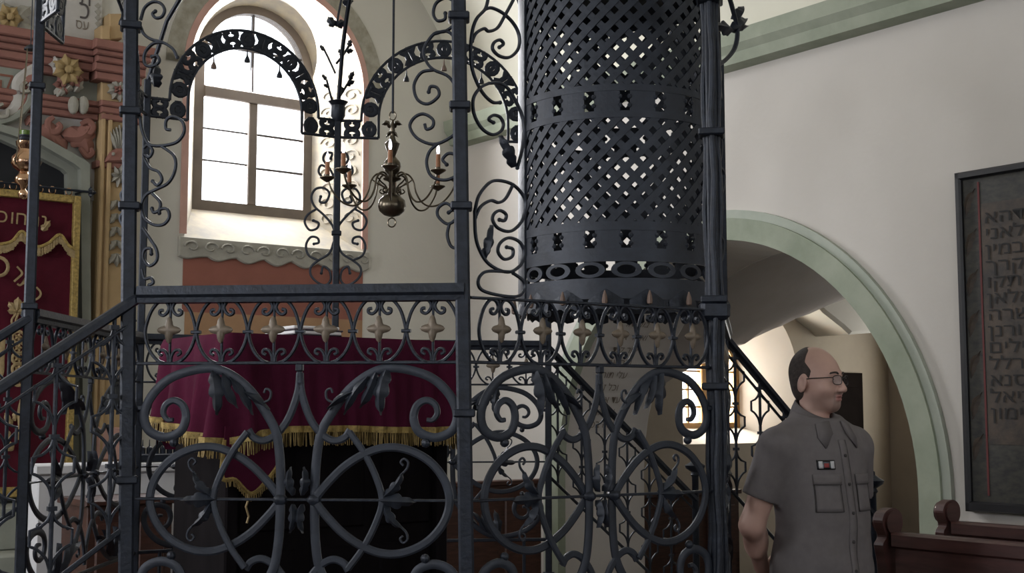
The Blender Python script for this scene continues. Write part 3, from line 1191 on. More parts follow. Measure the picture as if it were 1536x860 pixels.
for (p0, p1, w) in (((18, 640), (8, 620), .05), ((24, 632), (22, 618), .04), ((20, 676), (8, 662), .06), ((14, 660), (12, 645), .04)):
    emb_leaf(p0, p1, w)
strap(MB(), WB, cr(pxs(WB, [(34, 600), (30, 620), (31, 640), (28, 660)], NC + .02), 5), .03, .01, n0=NC + .016).build('embroidered_stem', M['gold_thread'], cur, smooth=True)
strap(MB(), WB, cr(pxs(WB, [(-4, 520), (4, 500), (3, 540), (2, 560), (-6, 570)], NC + .02), 5), .03, .01, n0=NC + .016).build('embroidered_stem', M['gold_thread'], cur, smooth=True)
# rod and rings
rod = tag(empty('curtain_rod', WB.P(-3.6, ct + .03, NC)), 'thin dark iron curtain rod with cross finial above the ark curtain', 'rod')
z = uz(137, 288, NC)[1]
p0, p1 = WB.P(cu0, z + .005, NC - .01), WB.P(uz(137, 288, NC)[0], z, NC - .01)
tube(MB(), [p0, p1], .008, 8).build('bar', M['iron'], rod, smooth=True)
mb = MB()
ball(mb, p1, .018, 8)
for (dx, dz) in ((.04, 0), (0, .035), (0, -.035)):
    leaf(mb, WB, (uz(137, 288, NC)[0], z), (uz(137, 288, NC)[0] + dx, z + dz), .03, 1, .006, NC - .01)
mb.build('finial', M['iron'], rod, smooth=True)
tube(MB(), [p1 - WB.U * .05, p1 - WB.U * .05 - r_ * .13], .008, 6).build('bracket', M['iron'], rod)
for k, x in enumerate((-30, -10, 2, 20, 40, 60, 79, 104)):
    u, zz = uz(x, 286, NC)
    tube(MB(), [WB.P(u + .02 * math.cos(t * .45), z - .012 + .022 * math.sin(t * .45), NC - .01) for t in range(14)], .004, 5, True).build('ring', M['polished'], rod, smooth=True)

# ------------------------------------------------------------------ eternal lamp
dl = 6.9
c = at(36, 250, dl)
lamp = tag(empty('hanging_lamp', at(36, 292, dl)), 'polished brass vase-shaped eternal lamp hanging on chains before the curtain', 'lamp')
k = dl / F
zt = lambda y: at(36, y, dl).z
prof = [(.002, 300), (6, 297), (8, 290), (4, 284), (6, 279), (13, 274), (14, 268), (8, 261), (7, 258), (16, 252), (21, 245), (19, 236), (11, 229), (9, 224), (13, 219), (14, 213), (9, 210)]
lathe(MB(), (c.x, c.y, 0), [(q * k * .95, zt(y)) for (q, y) in prof], 20).build('vessel', M['polished'], lamp, smooth=True, auto=50)
lathe(MB(), (c.x, c.y, 0), [(9 * k, zt(213)), (8 * k, zt(206)), (9.5 * k, zt(205)), (9.5 * k, zt(203))], 16).build('oil_cup', M['iron'], lamp, smooth=True)
M['green_glass'] = mat('green_glass_cup', (.09, .16, .02), .2, var=.1)
lathe(MB(), (c.x, c.y, 0), [(8 * k, zt(204)), (9 * k, zt(197)), (8 * k, zt(196))], 16).build('glass_cup', M['green_glass'], lamp, smooth=True)
ctop = at(46, 75, dl)
lathe(MB(), (ctop.x, ctop.y, ctop.z), [(10 * k, 0), (10 * k, .008), (6 * k, .02), (2 * k, .03)], 16).build('smoke_cap', M['iron'], lamp, smooth=True)
tube(MB(), [ctop, (ctop.x, ctop.y, vault_z(3.4) - .02)], .003, 5).build('hanging_chain', M['iron'], lamp)
for an in (.3, 2.4, 4.5):
    e = V((c.x + 21 * k * math.cos(an), c.y + 21 * k * math.sin(an), zt(245)))
    s = V((ctop.x + 9 * k * math.cos(an), ctop.y + 9 * k * math.sin(an), ctop.z))
    mb = MB()
    tube(mb, [s, e], .0028, 5)
    tube(mb, [e + V((0, 0, .02)), e + V((.014 * math.cos(an), .014 * math.sin(an), .01)), e - V((0, 0, .02))], .004, 5)
    mb.build('chain', M['brass'], lamp)

# ------------------------------------------------------------------ bimah: platform, stairs, wrought-iron enclosure
PZ = .72


def bp(px, d):
    p = at(px, 440, d)
    return V((p.x, p.y, 0))


vA, vB, vC, vD = bp(45, 4.4), bp(204.5, 3.65), bp(705, 3.55), bp(1071, 4.0)
vE, vH, vG, vF = bp(1086, 5.5), bp(822, 6.4), bp(503.5, 6.27), bp(213, 5.8)
RING = [vA, vB, vC, vD, vE, vH, vG, vF]
CEN = sum(RING, V((0, 0, 0))) / 8
plat = tag(empty('bimah_platform', (CEN.x, CEN.y, 0)), 'raised dark stone platform with steps under the iron enclosure', 'platform')
mb = MB()
ring = [CEN + (p - CEN) * 1.06 for p in RING]
n = 8
mb.add([p + UP * 0 for p in ring] + [p + UP * (PZ - .06) for p in ring], [(i, (i + 1) % n, n + (i + 1) % n, n + i) for i in range(n)] + [tuple(range(n, 2 * n))])
mb.build('base', M['stone'], plat)
ring2 = [CEN + (p - CEN) * 1.09 for p in RING]
mb = MB()
mb.add([p + UP * (PZ - .06) for p in ring2] + [p + UP * PZ for p in ring2], [(i, (i + 1) % n, n + (i + 1) % n, n + i) for i in range(n)] + [tuple(range(n, 2 * n)), tuple(range(n))[::-1]])
mb.build('floor_slab', M['wood'], plat)


def stairs(p, q, out):
    for k in range(4):
        z1 = PZ - .17 * (k + 1)
        c = (p + q) / 2 + out * (.20 + .24 * k + .12)
        box(MB(), (c.x, c.y, z1 / 2), (q - p).length / 2 - .03, .12, z1 / 2, (q - p).normalized(), out, UP, .01).build('step', M['stone'], plat)


outAB = V((vA.y - vB.y, vB.x - vA.x, 0)).normalized()
if outAB.dot(CEN - vA) > 0:
    outAB = -outAB
outHE = V((vH.y - vE.y, vE.x - vH.x, 0)).normalized()
if outHE.dot(CEN - vE) > 0:
    outHE = -outHE
stairs(vA, vB, outAB)
stairs(vE, vH, outHE)

bim = tag(empty('bimah_enclosure', (CEN.x, CEN.y, PZ)), 'dark wrought-iron bimah enclosure of scrolled railings, posts and pierced arches', 'enclosure')
KZ = 3.6 / F


def zd(y):
    """height of a design row (photo rows on the front railing)"""
    return EYE + (620 - y) * KZ * 1.0


Z_RAIL = zd(430)


def post(p, name='post', half=.0165, lean=V((0, 0, 0)), top=3.05, rods=False):
    mb = MB()
    a = p + UP * PZ
    b = p + lean + UP * top
    e = V((p.x, p.y, 0)).normalized()
    ax = V((e.y, -e.x, 0))
    m = (a + b) / 2
    up = (b - a).normalized()
    ay = up.cross(ax).normalized()
    box(mb, m, half, half, (b - a).length / 2, ax, ay, up, half * .3)
    o = mb.build(name, M['iron'], bim, smooth=False)
    if rods:
        for (dx, dy) in ((-1.15, .3), (1.15, .4), (.1, -1.15)):
            q = [a + ax * (dx * half) + ay * (dy * half) + (b - a) * t + ax * (.004 * math.sin(t * 40 + dx)) for t in [i / 24 for i in range(25)]]
            tube(MB(), q, half * .55, 8).build('twisted_rod', M['iron'], o, smooth=True)
    return o, ax, ay, up


def collar(o, p, ax, ay, z, half):
    box(MB(), p + UP * z, half * 1.45, half * 1.45, .011, ax, ay, UP, .004).build('collar', M['iron'], o)


def lean_to(p, pxtop, ytop):
    d = p.y
    t = at(pxtop, ytop, d)
    return V(((t.x - p.x) * (3.05 - PZ) / (t.z - 1.8), 0, 0))


LB, LC = lean_to(vB, 207.5, 2), lean_to(vC, 698, 2)
POSTS = {}
for nm, p, ln, half, rods, cz in (('A', vA, V((0, 0, 0)), .0185, False, (460, 130)), ('B', vB, LB, .0205, False, (310, 168, 40, 720)), ('C', vC, LC, .0205, False, (310, 160, 26, 620)),
                                  ('D', vD, V((0, 0, 0)), .0175, True, (0, 200, 450, 580)), ('E', vE, V((0, 0, 0)), .015, False, ()), ('H', vH, V((0, 0, 0)), .016, False, ()),
                                  ('G', vG, V((0, 0, 0)), .0165, False, (350,)), ('F', vF, V((0, 0, 0)), .0165, False, ())):
    o, ax, ay, up = post(p, 'post', half, ln, 3.05, rods)
    for y in cz:
        z = at(768, y, p.y).z
        collar(o, p + ln * ((z - PZ) / (3.05 - PZ)), ax, ay, z, half * (1.6 if rods else 1))
    # foot and knob
    lathe(MB(), (p.x, p.y, PZ), [(.05, 0), (.05, .015), (.03, .04), (.028, .07)], 12).build('post_foot', M['iron'], o, smooth=True)
    POSTS[nm] = o

# --- railing panels -----------------------------------------------------------
OVX = [-205 + 82 * i for i in range(6)]


def quatrefoil(pl, u, z, R, n0, sx):
    mb = MB()
    m = 32
    rings = []
    for (f, n) in ((0, .008), (.55, .0065), (1, .001), (1, -.004)):
        rings.append([pl.P(u + sx * R * f * rr * math.cos(t), z + 1.08 * R * f * rr * math.sin(t), n0 + n)
                      for t in [2 * math.pi * i / m for i in range(m)] for rr in (.48 + .52 * (1 - abs(math.sin(2 * t)) ** 1.5),)])
    vs = [p for rg in rings[1:] for p in rg] + [rings[0][0], pl.P(u, z, n0 - .004)]
    K = len(vs)
    fs = [(i, (i + 1) % m, K - 2) for i in range(m)] + [(i, m + i, m + (i + 1) % m, (i + 1) % m) for i in range(m)]
    fs += [(m + i, 2 * m + i, 2 * m + (i + 1) % m, m + (i + 1) % m) for i in range(m)] + [(2 * m + i, K - 1, 2 * m + (i + 1) % m) for i in range(m)]
    mb.add(vs, fs)
    return mb


def railing(p, q, mirror_low=True, inset=.02, handrail=True, hw=.030):
    pl = Plane(p, q - p)
    if pl.N.dot(V((0, 0, 0)) - V((p.x, p.y, 0))) < 0:
        pl = Plane(q, p - q)
    W = (q - p).length
    sx = (W - 2 * inset) / 500
    U = lambda x: W / 2 + x * sx
    D = lambda pts: [(U(x), zd(y)) for (x, y) in pts]
    # frame bars
    mb = MB()
    for (y, w) in ((545, .009), (951, .016), (748, .008)):
        strap(mb, pl, [(.0, zd(y)), (W / 2, zd(y)), (W, zd(y))], w, .012)
    strap(mb, pl, [(.0, zd(449)), (W, zd(449))], .008, .02)
    for y in (951,):
        for x in (-200, 0, 200):
            strap(mb, pl, [(U(x), PZ), (U(x), zd(y))], .016, .016)
    pan = mb.build('railing_panel', M['iron'], bim)
    if handrail:
        mb = MB()
        prof = [(-hw * .8, -.020), (hw * .8, -.020), (hw * .85, -.010), (hw * 1.1, -.004), (hw, .014), (-hw, .014), (-hw * 1.1, -.004), (-hw * .85, -.010)]
        vs = [pl.P(u, Z_RAIL - .016 + z, n) for u in (.012, W - .012) for (n, z) in [(n, z * 1.35) for (n, z) in prof]]
        k = 8
        mb.add(vs, [(i, k + i, k + (i + 1) % k, (i + 1) % k) for i in range(k)] + [tuple(range(k)), tuple(range(k, 2 * k))[::-1]])
        mb.build('handrail', M['iron'], pan)
    for xc in OVX:
        mb = MB()
        for s in (-1, 1):
            top = [(-12, 464), (-17, 465), (-17, 470), (-11, 472), (-5, 467), (-3, 459), (-9, 451), (-20, 452), (-31, 465), (-38, 484), (-40, 498), (-37, 514), (-29, 530), (-18, 541), (-8, 545)]
            strap(mb, pl, cr(D([(xc - s * x, y) for (x, y) in top]), 4), .0088, .012, n0=.0)
            bot = [(-2, 543), (-3, 534), (-8, 526), (-15, 525), (-17, 530), (-12, 533)]
            strap(mb, pl, cr(D([(xc - s * x, y) for (x, y) in bot]), 4), .008, .010)
        strap(mb, pl, D([(xc, 447), (xc, 545)]), .007, .009)
        ov = mb.build('oval_hoop', M['iron'], pan, smooth=True)
        R = 19 * KZ
        mb = quatrefoil(pl, U(xc), zd(495), R, .012, sx / KZ if sx < KZ else 1)
        mb.build('quatrefoil', M['gilt'], pan, smooth=True, auto=60)
        # collar between hoops
        if xc < 200:
            strap(MB(), pl, D([(xc + 34, 498), (xc + 48, 498)]), .010, .018).build('hoop_clip', M['iron'], pan)
    halves = (1,) if not mirror_low else (1, -1)
    C_ = [(261, 630), (252, 630), (245, 620), (249, 607), (262, 601), (276, 609), (281, 628), (272, 648), (247, 656), (222, 645), (215, 620), (229, 590), (260, 565), (310, 553), (345, 560), (380, 585), (408, 622), (423, 650), (429, 685), (431, 720), (431, 746)]
    LY = [(457, 560), (455, 585), (447, 612), (436, 635), (420, 653), (402, 661), (386, 656), (378, 645)]
    ARC = [(378, 648), (356, 677), (337, 713), (327, 748)]
    RNG = [(431, 748), (411, 724), (385, 699), (356, 681), (325, 671), (292, 673), (258, 689), (234, 716), (225, 748)]
    for s in (1, -1):
        m_ = lambda pts, v=1: D([(s * (x - 457), y if v > 0 else 1496 - y) for (x, y) in pts])
        for v in halves:
            q = cr(m_(C_, v), 5)
            k = len(q)
            strap(MB(), pl, q, [.012 + .0125 * min(1, i / (k * .35)) for i in range(k)], .013, n0=.004 * s).build('scroll', M['iron_face'], pan, smooth=True)
            strap(MB(), pl, cr(m_(LY, v), 5), .020, .012, n0=-.004).build('lyre_scroll', M['iron_face'], pan, smooth=True)
            L = lambda a, b, w, lb=3, bd=0.0, n0=.012: leaf(MB(), pl, m_([a], v)[0], m_([b], v)[0], w, lb, .012, n0, bd * s).build('acanthus_leaf', M['iron_face'], pan, smooth=True)
            L((322, 556), (330, 622), .048, 3, .06)
            L((338, 560), (362, 612), .034, 2, -.05)
            L((350, 566), (386, 622), .030, 2, .05)
            L((372, 588), (412, 614), .022, 1, .05)
            strap(MB(), pl, cr(m_([(380, 596), (398, 604), (412, 600), (414, 588), (407, 584), (404, 590)], v), 4), .006, .008, n0=.01).build('tendril', M['iron_face'], pan, smooth=True)
            L((324, 742), (296, 708), .030, 3, .1)
            strap(MB(), pl, cr(m_([(300, 712), (290, 702), (288, 692), (294, 687), (299, 692), (295, 697)], v), 4), .006, .008, n0=.008).build('tendril', M['iron_face'], pan, smooth=True)
            u, z = m_([(262, 664)], v)[0]
            ball(MB(), pl.P(u, z, 0), .013, 8).build('clasp', M['iron'], pan, smooth=True)
            L((450, 742), (447, 700), .030, 3, .1)
        ring = cr(m_(RNG) + [(u, 2 * zd(748) - z) for (u, z) in m_(RNG)[-2::-1]], 5)
        strap(MB(), pl, ring, .0225, .013, n0=-.006 * s).build('ring', M['iron_face'], pan, smooth=True)
        arc = cr(m_(ARC) + [(u, 2 * zd(748) - z) for (u, z) in m_(ARC)[-2::-1]], 5)
        strap(MB(), pl, arc, .0175, .012, n0=.006).build('leaf_arc', M['iron_face'], pan, smooth=True)
        leaf(MB(), pl, m_([(332, 748)])[0], m_([(276, 750)])[0], .044, 3, .014, .010).build('acanthus_leaf', M['iron_face'], pan, smooth=True)
        u, z = m_([(431, 748)])[0]
        ball(MB(), pl.P(u, z, .004), .016, 8, (1.3, 1, 1)).build('clasp', M['iron'], pan, smooth=True)
        strap(MB(), pl, m_([(205, 612), (216, 612)]), .016, .014).build('clip', M['iron'], pan)
    # centre stem and finial block
    mb = MB()
    box(mb, pl.P(U(0), zd(552), .0), .010, .010, .011, pl.U, pl.N, UP, .003)
    strap(mb, pl, D([(0, 552), (0, 575)]), [.012, .020], .012)
    mb.build('finial_block', M['iron'], pan)
    return pl, pan


pBC, panBC = railing(vB, vC)
pCD, panCD = railing(vC, vD, handrail=False)
railing(vD, vE)
pGH, panGH = railing(vH, vG)
pFG, panFG = railing(vG, vF)
railing(vF, vA)

# --- pierced arches between the posts ------------------------------------------
ZB0, ZB1 = at(503, 206, vG.y).z, at(503, 181, vG.y).z


def bay(p, q):
    pl = Plane(p, q - p)
    if pl.N.dot(V((0, 0, 0)) - p) < 0:
        pl = Plane(q, p - q)
    W = (q - p).length
    h = ZB1 - ZB0
    Ro = W / 2 * .78
    Ri = Ro - h * 1.02
    zc = ZB1 + .015
    ry = min(1.0, .40 / Ro)
    uc = W / 2
    mb = MB()
    arc = lambda R, e=0: [(uc + R * math.cos(t), zc + (R * ry + (R - Ro) * (1 - ry)) * math.sin(t)) for t in [math.pi * i / 28 for i in range(29)]]
    out = [(uc + Ro, ZB1)] + arc(Ro) + [(uc - Ro, ZB1)]
    inn = [(uc + Ri, ZB0)] + arc(Ri) + [(uc - Ri, ZB0)]
    strap(mb, pl, out, .013, .014)
    strap(mb, pl, inn, .013, .014)
    for s in (1, -1):
        strap(mb, pl, [(uc + s * Ro, ZB1), (uc + s * W / 2, ZB1)], .013, .014)
        strap(mb, pl, [(uc + s * Ri, ZB0), (uc + s * W / 2, ZB0)], .013, .014)
    o = mb.build('pierced_arch', M['iron'], bim)
    # infill of rings, hearts and bridges
    rm_ = (Ro + Ri) / 2
    wv = (Ro - Ri)
    cells = []
    n = max(11, int(math.pi * rm_ / (wv * .98)) | 1)
    for i in range(n):
        t = math.pi * (i + .5) / n
        c = (uc + rm_ * math.cos(t), zc + (rm_ * ry + (rm_ - Ro) * (1 - ry)) * math.sin(t))
        cells.append((c, t - math.pi / 2, i))
    m = int((W / 2 - Ri) / (wv * .98))
    for s in (1, -1):
        for j in range(m):
            cells.append(((uc + s * (Ri + wv * .55 + j * wv * .98), (ZB0 + ZB1) / 2), 0 if s > 0 else math.pi, j))
    for (c, an, i) in cells:
        ca, sa = math.cos(an), math.sin(an)
        T = lambda x, y: (c[0] + (x * ca - y * sa) * wv, c[1] + (x * sa + y * ca) * wv)
        mb = MB()
        if i % 3 == 0:
            strap(mb, pl, [T(.30 * math.cos(k * .524), .34 * math.sin(k * .524)) for k in range(12)], .026, .010, True)
            strap(mb, pl, [T(0, .34), T(0, .5)], .03, .01)
            strap(mb, pl, [T(0, -.34), T(0, -.5)], .03, .01)
            strap(mb, pl, [T(-.12, 0), T(.12, 0)], .04, .01)
        elif i % 3 == 1:
            for s in (-1, 1):
                strap(mb, pl, cr([T(s * .08, .46), T(s * .34, .3), T(s * .22, .06), T(s * .05, 0), T(s * .22, -.06), T(s * .34, -.3), T(s * .08, -.46)], 3), .026, .010)
            strap(mb, pl, [T(0, -.15), T(0, .15)], .05, .009)
        else:
            for s in (-1, 1):
                strap(mb, pl, [T(s * .42, .46), T(s * .16, .16), T(s * .16, -.16), T(s * .42, -.46)], .028, .010)
                strap(mb, pl, [T(-.16, s * .16), T(0, s * .46), T(.16, s * .16)], .026, .010)
        mb.build('pierced_ornament', M['iron'], o)
    for t in (math.pi * .30, math.pi * .5, math.pi * .70):
        u, z = uc + (Ri - .004) * math.cos(t), zc + ((Ri - .004) * ry + (Ri - Ro) * (1 - ry)) * math.sin(t)
        c = pl.P(u, z, 0)
        lathe(MB(), c, [(.002, -.065), (.014, -.062), (.013, -.05), (.004, -.03), (.002, 0)], 8).build('pendant', M['drop'] if random.random() < .6 else M['iron'], o, smooth=True)
    return o


for i in range(8):
    bay(RING[i], RING[(i + 1) % 8])
# ribs and crown ball that close the canopy above
for i in range(8):
    p = RING[i]
    q = [p + UP * 3.04 + (CEN - p) * t + UP * (1.25 * t ** .6 - .25 * t) for t in [k / 12 for k in range(13)]]
    o = tube(MB(), q, .011, 6).build('canopy_rib', M['iron'], bim, smooth=True)
ball(MB(), V((CEN.x, CEN.y, 4.06)), .07, 12).build('crown_ball', M['iron'], bim, smooth=True)
# twigs and leaves on the back post above the band
plG = Plane(vG, (1, 0), (0, -1))
def gp(x, y):
    return plG.px(x, y)


tw = None
for (pts) in ([(504, 172), (495, 140), (490, 120)], [(506, 150), (514, 138), (526, 118)], [(503, 110), (492, 86), (484, 70)], [(504, 96), (514, 84), (524, 68)], [(505, 40), (508, 20), (514, -10)]):
    tw = tube(MB(), [plG.P(*gp(*p), .0) for p in pts], .006, 6).build('twig', M['iron'], bim, smooth=True)
for (a, b, w) in (((514, 138), (507, 126), .03), ((520, 128), (532, 122), .03), ((524, 120), (531, 108), .03), ((515, 84), (508, 74), .03), ((520, 78), (530, 76), .03), ((524, 70), (526, 60), .03), ((490, 120), (483, 112), .022), ((493, 130), (485, 128), .022),
                  ((486, 76), (480, 68), .022), ((502, 40), (492, 26), .05), ((506, 40), (518, 32), .05), ((514, 4), (530, 2), .05)):
    leaf(MB(), plG, gp(*a), gp(*b), w, 2, .01, .01).build('twig_leaf', M['iron'], tw, smooth=True)
c = plG.P(*gp(507, 168), .0)
lathe(MB(), c, [(.02, -.05), (.036, -.02), (.034, .03), (.05, .05), (.02, .06)], 10).build('post_knob', M['iron'], bim, smooth=True)

# --- scrolled brackets beside the posts ------------------------------------------
def bracket(pl, curves, w=.0085, t=.012, leaves=(), name='bracket_scroll'):
    o = None
    for c in curves:
        q = cr(pxs(pl, c), 5)
        x = strap(MB(), pl, q, w, t).build(name, M['iron'], bim, smooth=True)
        ball(MB(), pl.P(*q[-1], 0), w * .75, 6).build('scroll_tip', M['iron'], x, smooth=True)
    for (a, b, ww) in leaves:
        leaf(MB(), pl, pl.px(*a), pl.px(*b), ww, 3, .014, .0).build('bracket_leaf', M['iron'], bim, smooth=True)


bracket(pBC, [
    [(637, 186), (640, 194), (649, 190), (649, 179), (635, 171), (621, 177), (615, 191), (628, 209), (656, 216), (688, 195), (694, 163), (690, 144), (674, 116), (651, 105), (640, 93), (636, 74), (651, 51), (670, 46), (688, 30), (690, 12), (672, -3), (655, 4), (650, 20), (656, 31), (667, 29), (668, 20)],
    [(651, 105), (632, 109), (621, 128), (626, 149), (642, 156), (658, 144), (656, 132), (646, 130), (643, 138)],
    [(651, 51), (670, 47), (682, 58), (685, 76)],
    [(656, 216), (644, 228), (640, 246), (648, 265), (670, 270), (690, 258), (688, 237), (674, 230), (664, 239), (670, 247)],
    [(697, 288), (693, 316), (674, 336), (658, 326), (657, 313), (669, 305), (679, 313), (673, 319)],
    [(674, 336), (671, 353), (677, 370), (690, 372), (697, 363), (688, 356)],
], .0085)
bracket(pCD, [
    [(733, -6), (728, 13), (715, 28), (708, 49), (706, 82), (710, 110), (723, 138), (738, 153), (750, 154)],
    [(728, 14), (738, 12), (756, 21), (772, 38), (779, 56), (777, 74), (764, 86), (749, 84), (739, 74), (741, 64), (750, 60), (755, 66), (749, 71)],
    [(770, 0), (757, 24), (746, 42), (733, 47), (726, 43), (714, 50), (708, 62)],
    [(733, 125), (720, 132), (710, 148), (711, 171), (722, 192), (738, 202), (751, 197), (755, 187), (750, 176), (740, 173), (733, 179), (740, 184)],
    [(733, 125), (749, 125), (762, 133), (774, 153), (783, 174), (786, 197), (783, 225), (776, 252)],
    [(712, 318), (718, 294), (733, 275), (748, 271), (769, 277), (785, 294), (788, 312), (782, 333), (766, 347), (748, 343), (739, 331), (741, 321), (750, 316), (759, 322), (757, 331), (749, 330)],
    [(712, 316), (713, 351), (718, 372), (730, 393), (748, 405), (766, 408), (782, 396), (786, 378), (779, 363), (763, 357), (750, 365), (747, 378), (756, 389), (768, 385), (769, 374), (760, 371)],
    [(770, 276), (759, 297), (748, 304), (736, 301), (721, 310), (713, 326)],
    [(766, 408), (733, 407), (721, 413), (717, 425), (724, 436), (748, 443), (775, 445), (786, 436), (785, 422), (770, 410)],
], .0085, leaves=[((775, 250), (751, 204), .045), ((729, 388), (738, 338), .032)])
bracket(pBC, [
    [(211, 30), (217, 12), (229, 3), (241, 5), (247, 15), (243, 25), (234, 27), (229, 21), (233, 17)],
    [(211, 40), (216, 51), (227, 59), (245, 64), (259, 73), (266, 86)],
    [(245, 64), (231, 65), (220, 75), (216, 87), (219, 98), (231, 99), (239, 92), (236, 84), (228, 85)],
    [(256, 195), (249, 193), (250, 180), (261, 175), (274, 183), (276, 199), (264, 214), (238, 219), (222, 215), (213, 195), (210, 176)],
    [(242, 219), (261, 234), (263, 254), (253, 274), (235, 284), (220, 292), (213, 306), (216, 326), (230, 337), (245, 337), (254, 326), (251, 314), (241, 314), (239, 320)],
    [(228, 290), (240, 303), (239, 315), (231, 319), (228, 313)],
    [(214, 342), (225, 358), (235, 375), (235, 391), (224, 399), (215, 388), (217, 375), (226, 373), (227, 381)],
    [(216, 237), (225, 252), (238, 258), (243, 270), (236, 278), (229, 272)],
    [(213, 404), (217, 418), (226, 417), (230, 424), (224, 428)],
    [(216, 222), (222, 218), (229, 226), (224, 236), (217, 232)],
], .0085, leaves=[((232, 130), (236, 98), .04)])
plAB = Plane(vB, V((-1, .25, 0)), (-.25, -1, 0))
bracket(plAB, [
    [(197, 285), (187, 270), (188, 252), (195, 243), (199, 250), (196, 258)],
    [(200, 312), (186, 306), (182, 292), (187, 286), (193, 291), (190, 298)],
    [(197, 348), (186, 340), (181, 328), (186, 318), (193, 323), (190, 332)],
    [(200, 390), (190, 382), (185, 366), (190, 352), (199, 350)],
    [(197, 364), (191, 370), (195, 378)],
    [(201, 428), (191, 426), (188, 416), (194, 412), (197, 418)],
], .0085)
GL = [[(503, 350), (497, 336), (485, 322), (472, 310), (467, 296), (473, 284), (485, 282), (494, 290), (489, 303), (480, 303), (481, 295)],
      [(474, 314), (462, 322), (457, 333), (464, 345), (475, 343), (478, 335), (470, 331)],
      [(501, 362), (494, 380), (479, 390), (467, 400), (466, 412), (475, 423), (488, 428), (496, 420), (494, 406), (485, 400), (482, 410)],
      [(478, 391), (463, 383), (459, 368), (466, 356), (476, 357), (478, 364), (471, 366)],
      [(502, 268), (494, 252), (485, 240), (488, 230), (498, 230), (496, 238)],
      [(494, 254), (482, 248), (478, 258), (485, 266), (490, 258)]]
bracket(plG, GL, .011, .012)
bracket(plG, [[(1007 - x, y) for (x, y) in c] for c in GL], .011, .012)
# brackets on the right-hand posts
plD = Plane(vD, V((.55, .84, 0)), (.84, -.55, 0))
bracket(plD, [
    [(1068, 100), (1086, 92), (1102, 72), (1106, 44), (1098, 10), (1092, -10)],
    [(1076, 300), (1083, 285), (1085, 262), (1079, 252), (1074, 262)],
    [(1075, 200), (1081, 214), (1080, 236), (1076, 246)],
    [(1078, 350), (1084, 366), (1081, 390), (1077, 396)],
    [(1076, 440), (1088, 452), (1092, 462), (1082, 468)],
], .012, .014, leaves=[((1102, 44), (1118, 28), .05), ((1100, 46), (1072, 38), .05), ((1104, 30), (1112, 10), .04), ((1104, 40), (1120, 40), .03)])
box(MB(), vD + UP * at(1072, 466, vD.y).z, .045, .035, .03, bev=.012).build('post_console', M['iron'], bim)

# --- stair balustrades ----------------------------------------------------------
def stair_rail(p, out, length, z0, drop, newel_up=.01):
    pl = Plane(p, out)
    if pl.N.dot(-V((p.x, p.y, 0))) < 0:
        pl = Plane(p, out, -pl.N)
    zr = lambda u: z0 - drop * u
    mb = MB()
    strap(mb, pl, [(0, zr(0) - .62), (length, zr(length) - .62)], .014, .014)
    strap(mb, pl, [(0, zr(0) - .06), (length, zr(length) - .06)], .008, .014)
    o = mb.build('stair_railing', M['iron'], bim)
    strap(MB(), pl, [(0, zr(0)), (length * .5, zr(length * .5)), (length, zr(length))], .030, .042).build('handrail', M['iron'], o)
    k = int(length / .155)
    for i in range(k):
        u = .06 + i * .155
        zt_, zb_ = zr(u) - .01, zr(u) - .62
        strap(MB(), pl, [(u, zb_), (u, zt_)], .011, .011).build('baluster', M['iron'], o)
        mb = MB()
        for j in range(3):
            zc_ = zt_ - .12 - j * .19
            for s in (-1, 1):
                strap(mb, pl, cr([(u, zc_ + .09), (u + s * .010, zc_ + .06), (u + s * .03, zc_ + .042)], 4) + [(u + s * .056, zc_ + .034), (u + s * .056, zc_ - .006)]
                      + cr([(u + s * .056, zc_ - .006), (u + s * .035, zc_ - .016), (u + s * .012, zc_ - .04), (u, zc_ - .075)], 4)[1:], .008, .009)
            box(mb, pl.P(u, zc_ + .09, 0), .012, .008, .006, pl.U, pl.N, UP)
        mb.build('baluster_bracket', M['iron'], o)
    # newel with mushroom knob
    e = pl.P(length, 0, 0)
    zt_ = zr(length) + newel_up
    lathe(MB(), (e.x, e.y, 0), [(.018, .0), (.018, zt_), (.026, zt_ + .01), (.02, zt_ + .025), (.05, zt_ + .045), (.055, zt_ + .06), (.03, zt_ + .075), (.015, zt_ + .085), (.014, zt_ + .1), (.003, zt_ + .108)], 14).build('newel', M['iron'], o, smooth=True, auto=50)
    return o


ZS = Z_RAIL - .03
stair_rail(vB, outAB, 1.05, ZS, .70)
stair_rail(vA, outAB, 1.05, ZS, .70)
stair_rail(vH, outHE, 1.02, ZS, .76, .12)
stair_rail(vE, outHE, .985, ZS, .80, .10)

# ------------------------------------------------------------------ lattice drum hanging inside the enclosure
dd = 4.75
LC_ = at(926, 300, dd)
LR = .352
zq = lambda y: at(926, y, dd - LR).z
drum = tag(empty('lattice_lantern', (LC_.x, LC_.y, zq(455))), 'large dark iron lattice drum with scalloped rim hanging above the right railing', 'lantern')
ZD0, ZD1 = zq(452), zq(-60)


def cyl(an, z, q=0.0):
    return V((LC_.x + (LR + q) * math.sin(an), LC_.y - (LR + q) * math.cos(an), z))


def curved(mb, a0, a1, z0, z1, q0, q1, n=None, shape=None):
    """curved sheet piece on the drum"""
    n = n or max(2, int(abs(a1 - a0) / .1))
    vs = []
    for i in range(n + 1):
        a = a0 + (a1 - a0) * i / n
        lo = z0 if shape is None else z0 + shape(i / n)
        vs += [cyl(a, lo, q0), cyl(a, lo, q1), cyl(a, z1, q1), cyl(a, z1, q0)]
    fs = []
    for i in range(n):
        o = i * 4
        for k in range(4):
            fs.append((o + k, o + 4 + k, o + 4 + (k + 1) % 4, o + (k + 1) % 4))
    fs += [(0, 1, 2, 3), (4 * n + 3, 4 * n + 2, 4 * n + 1, 4 * n)]
    mb.add(vs, fs)
    return mb


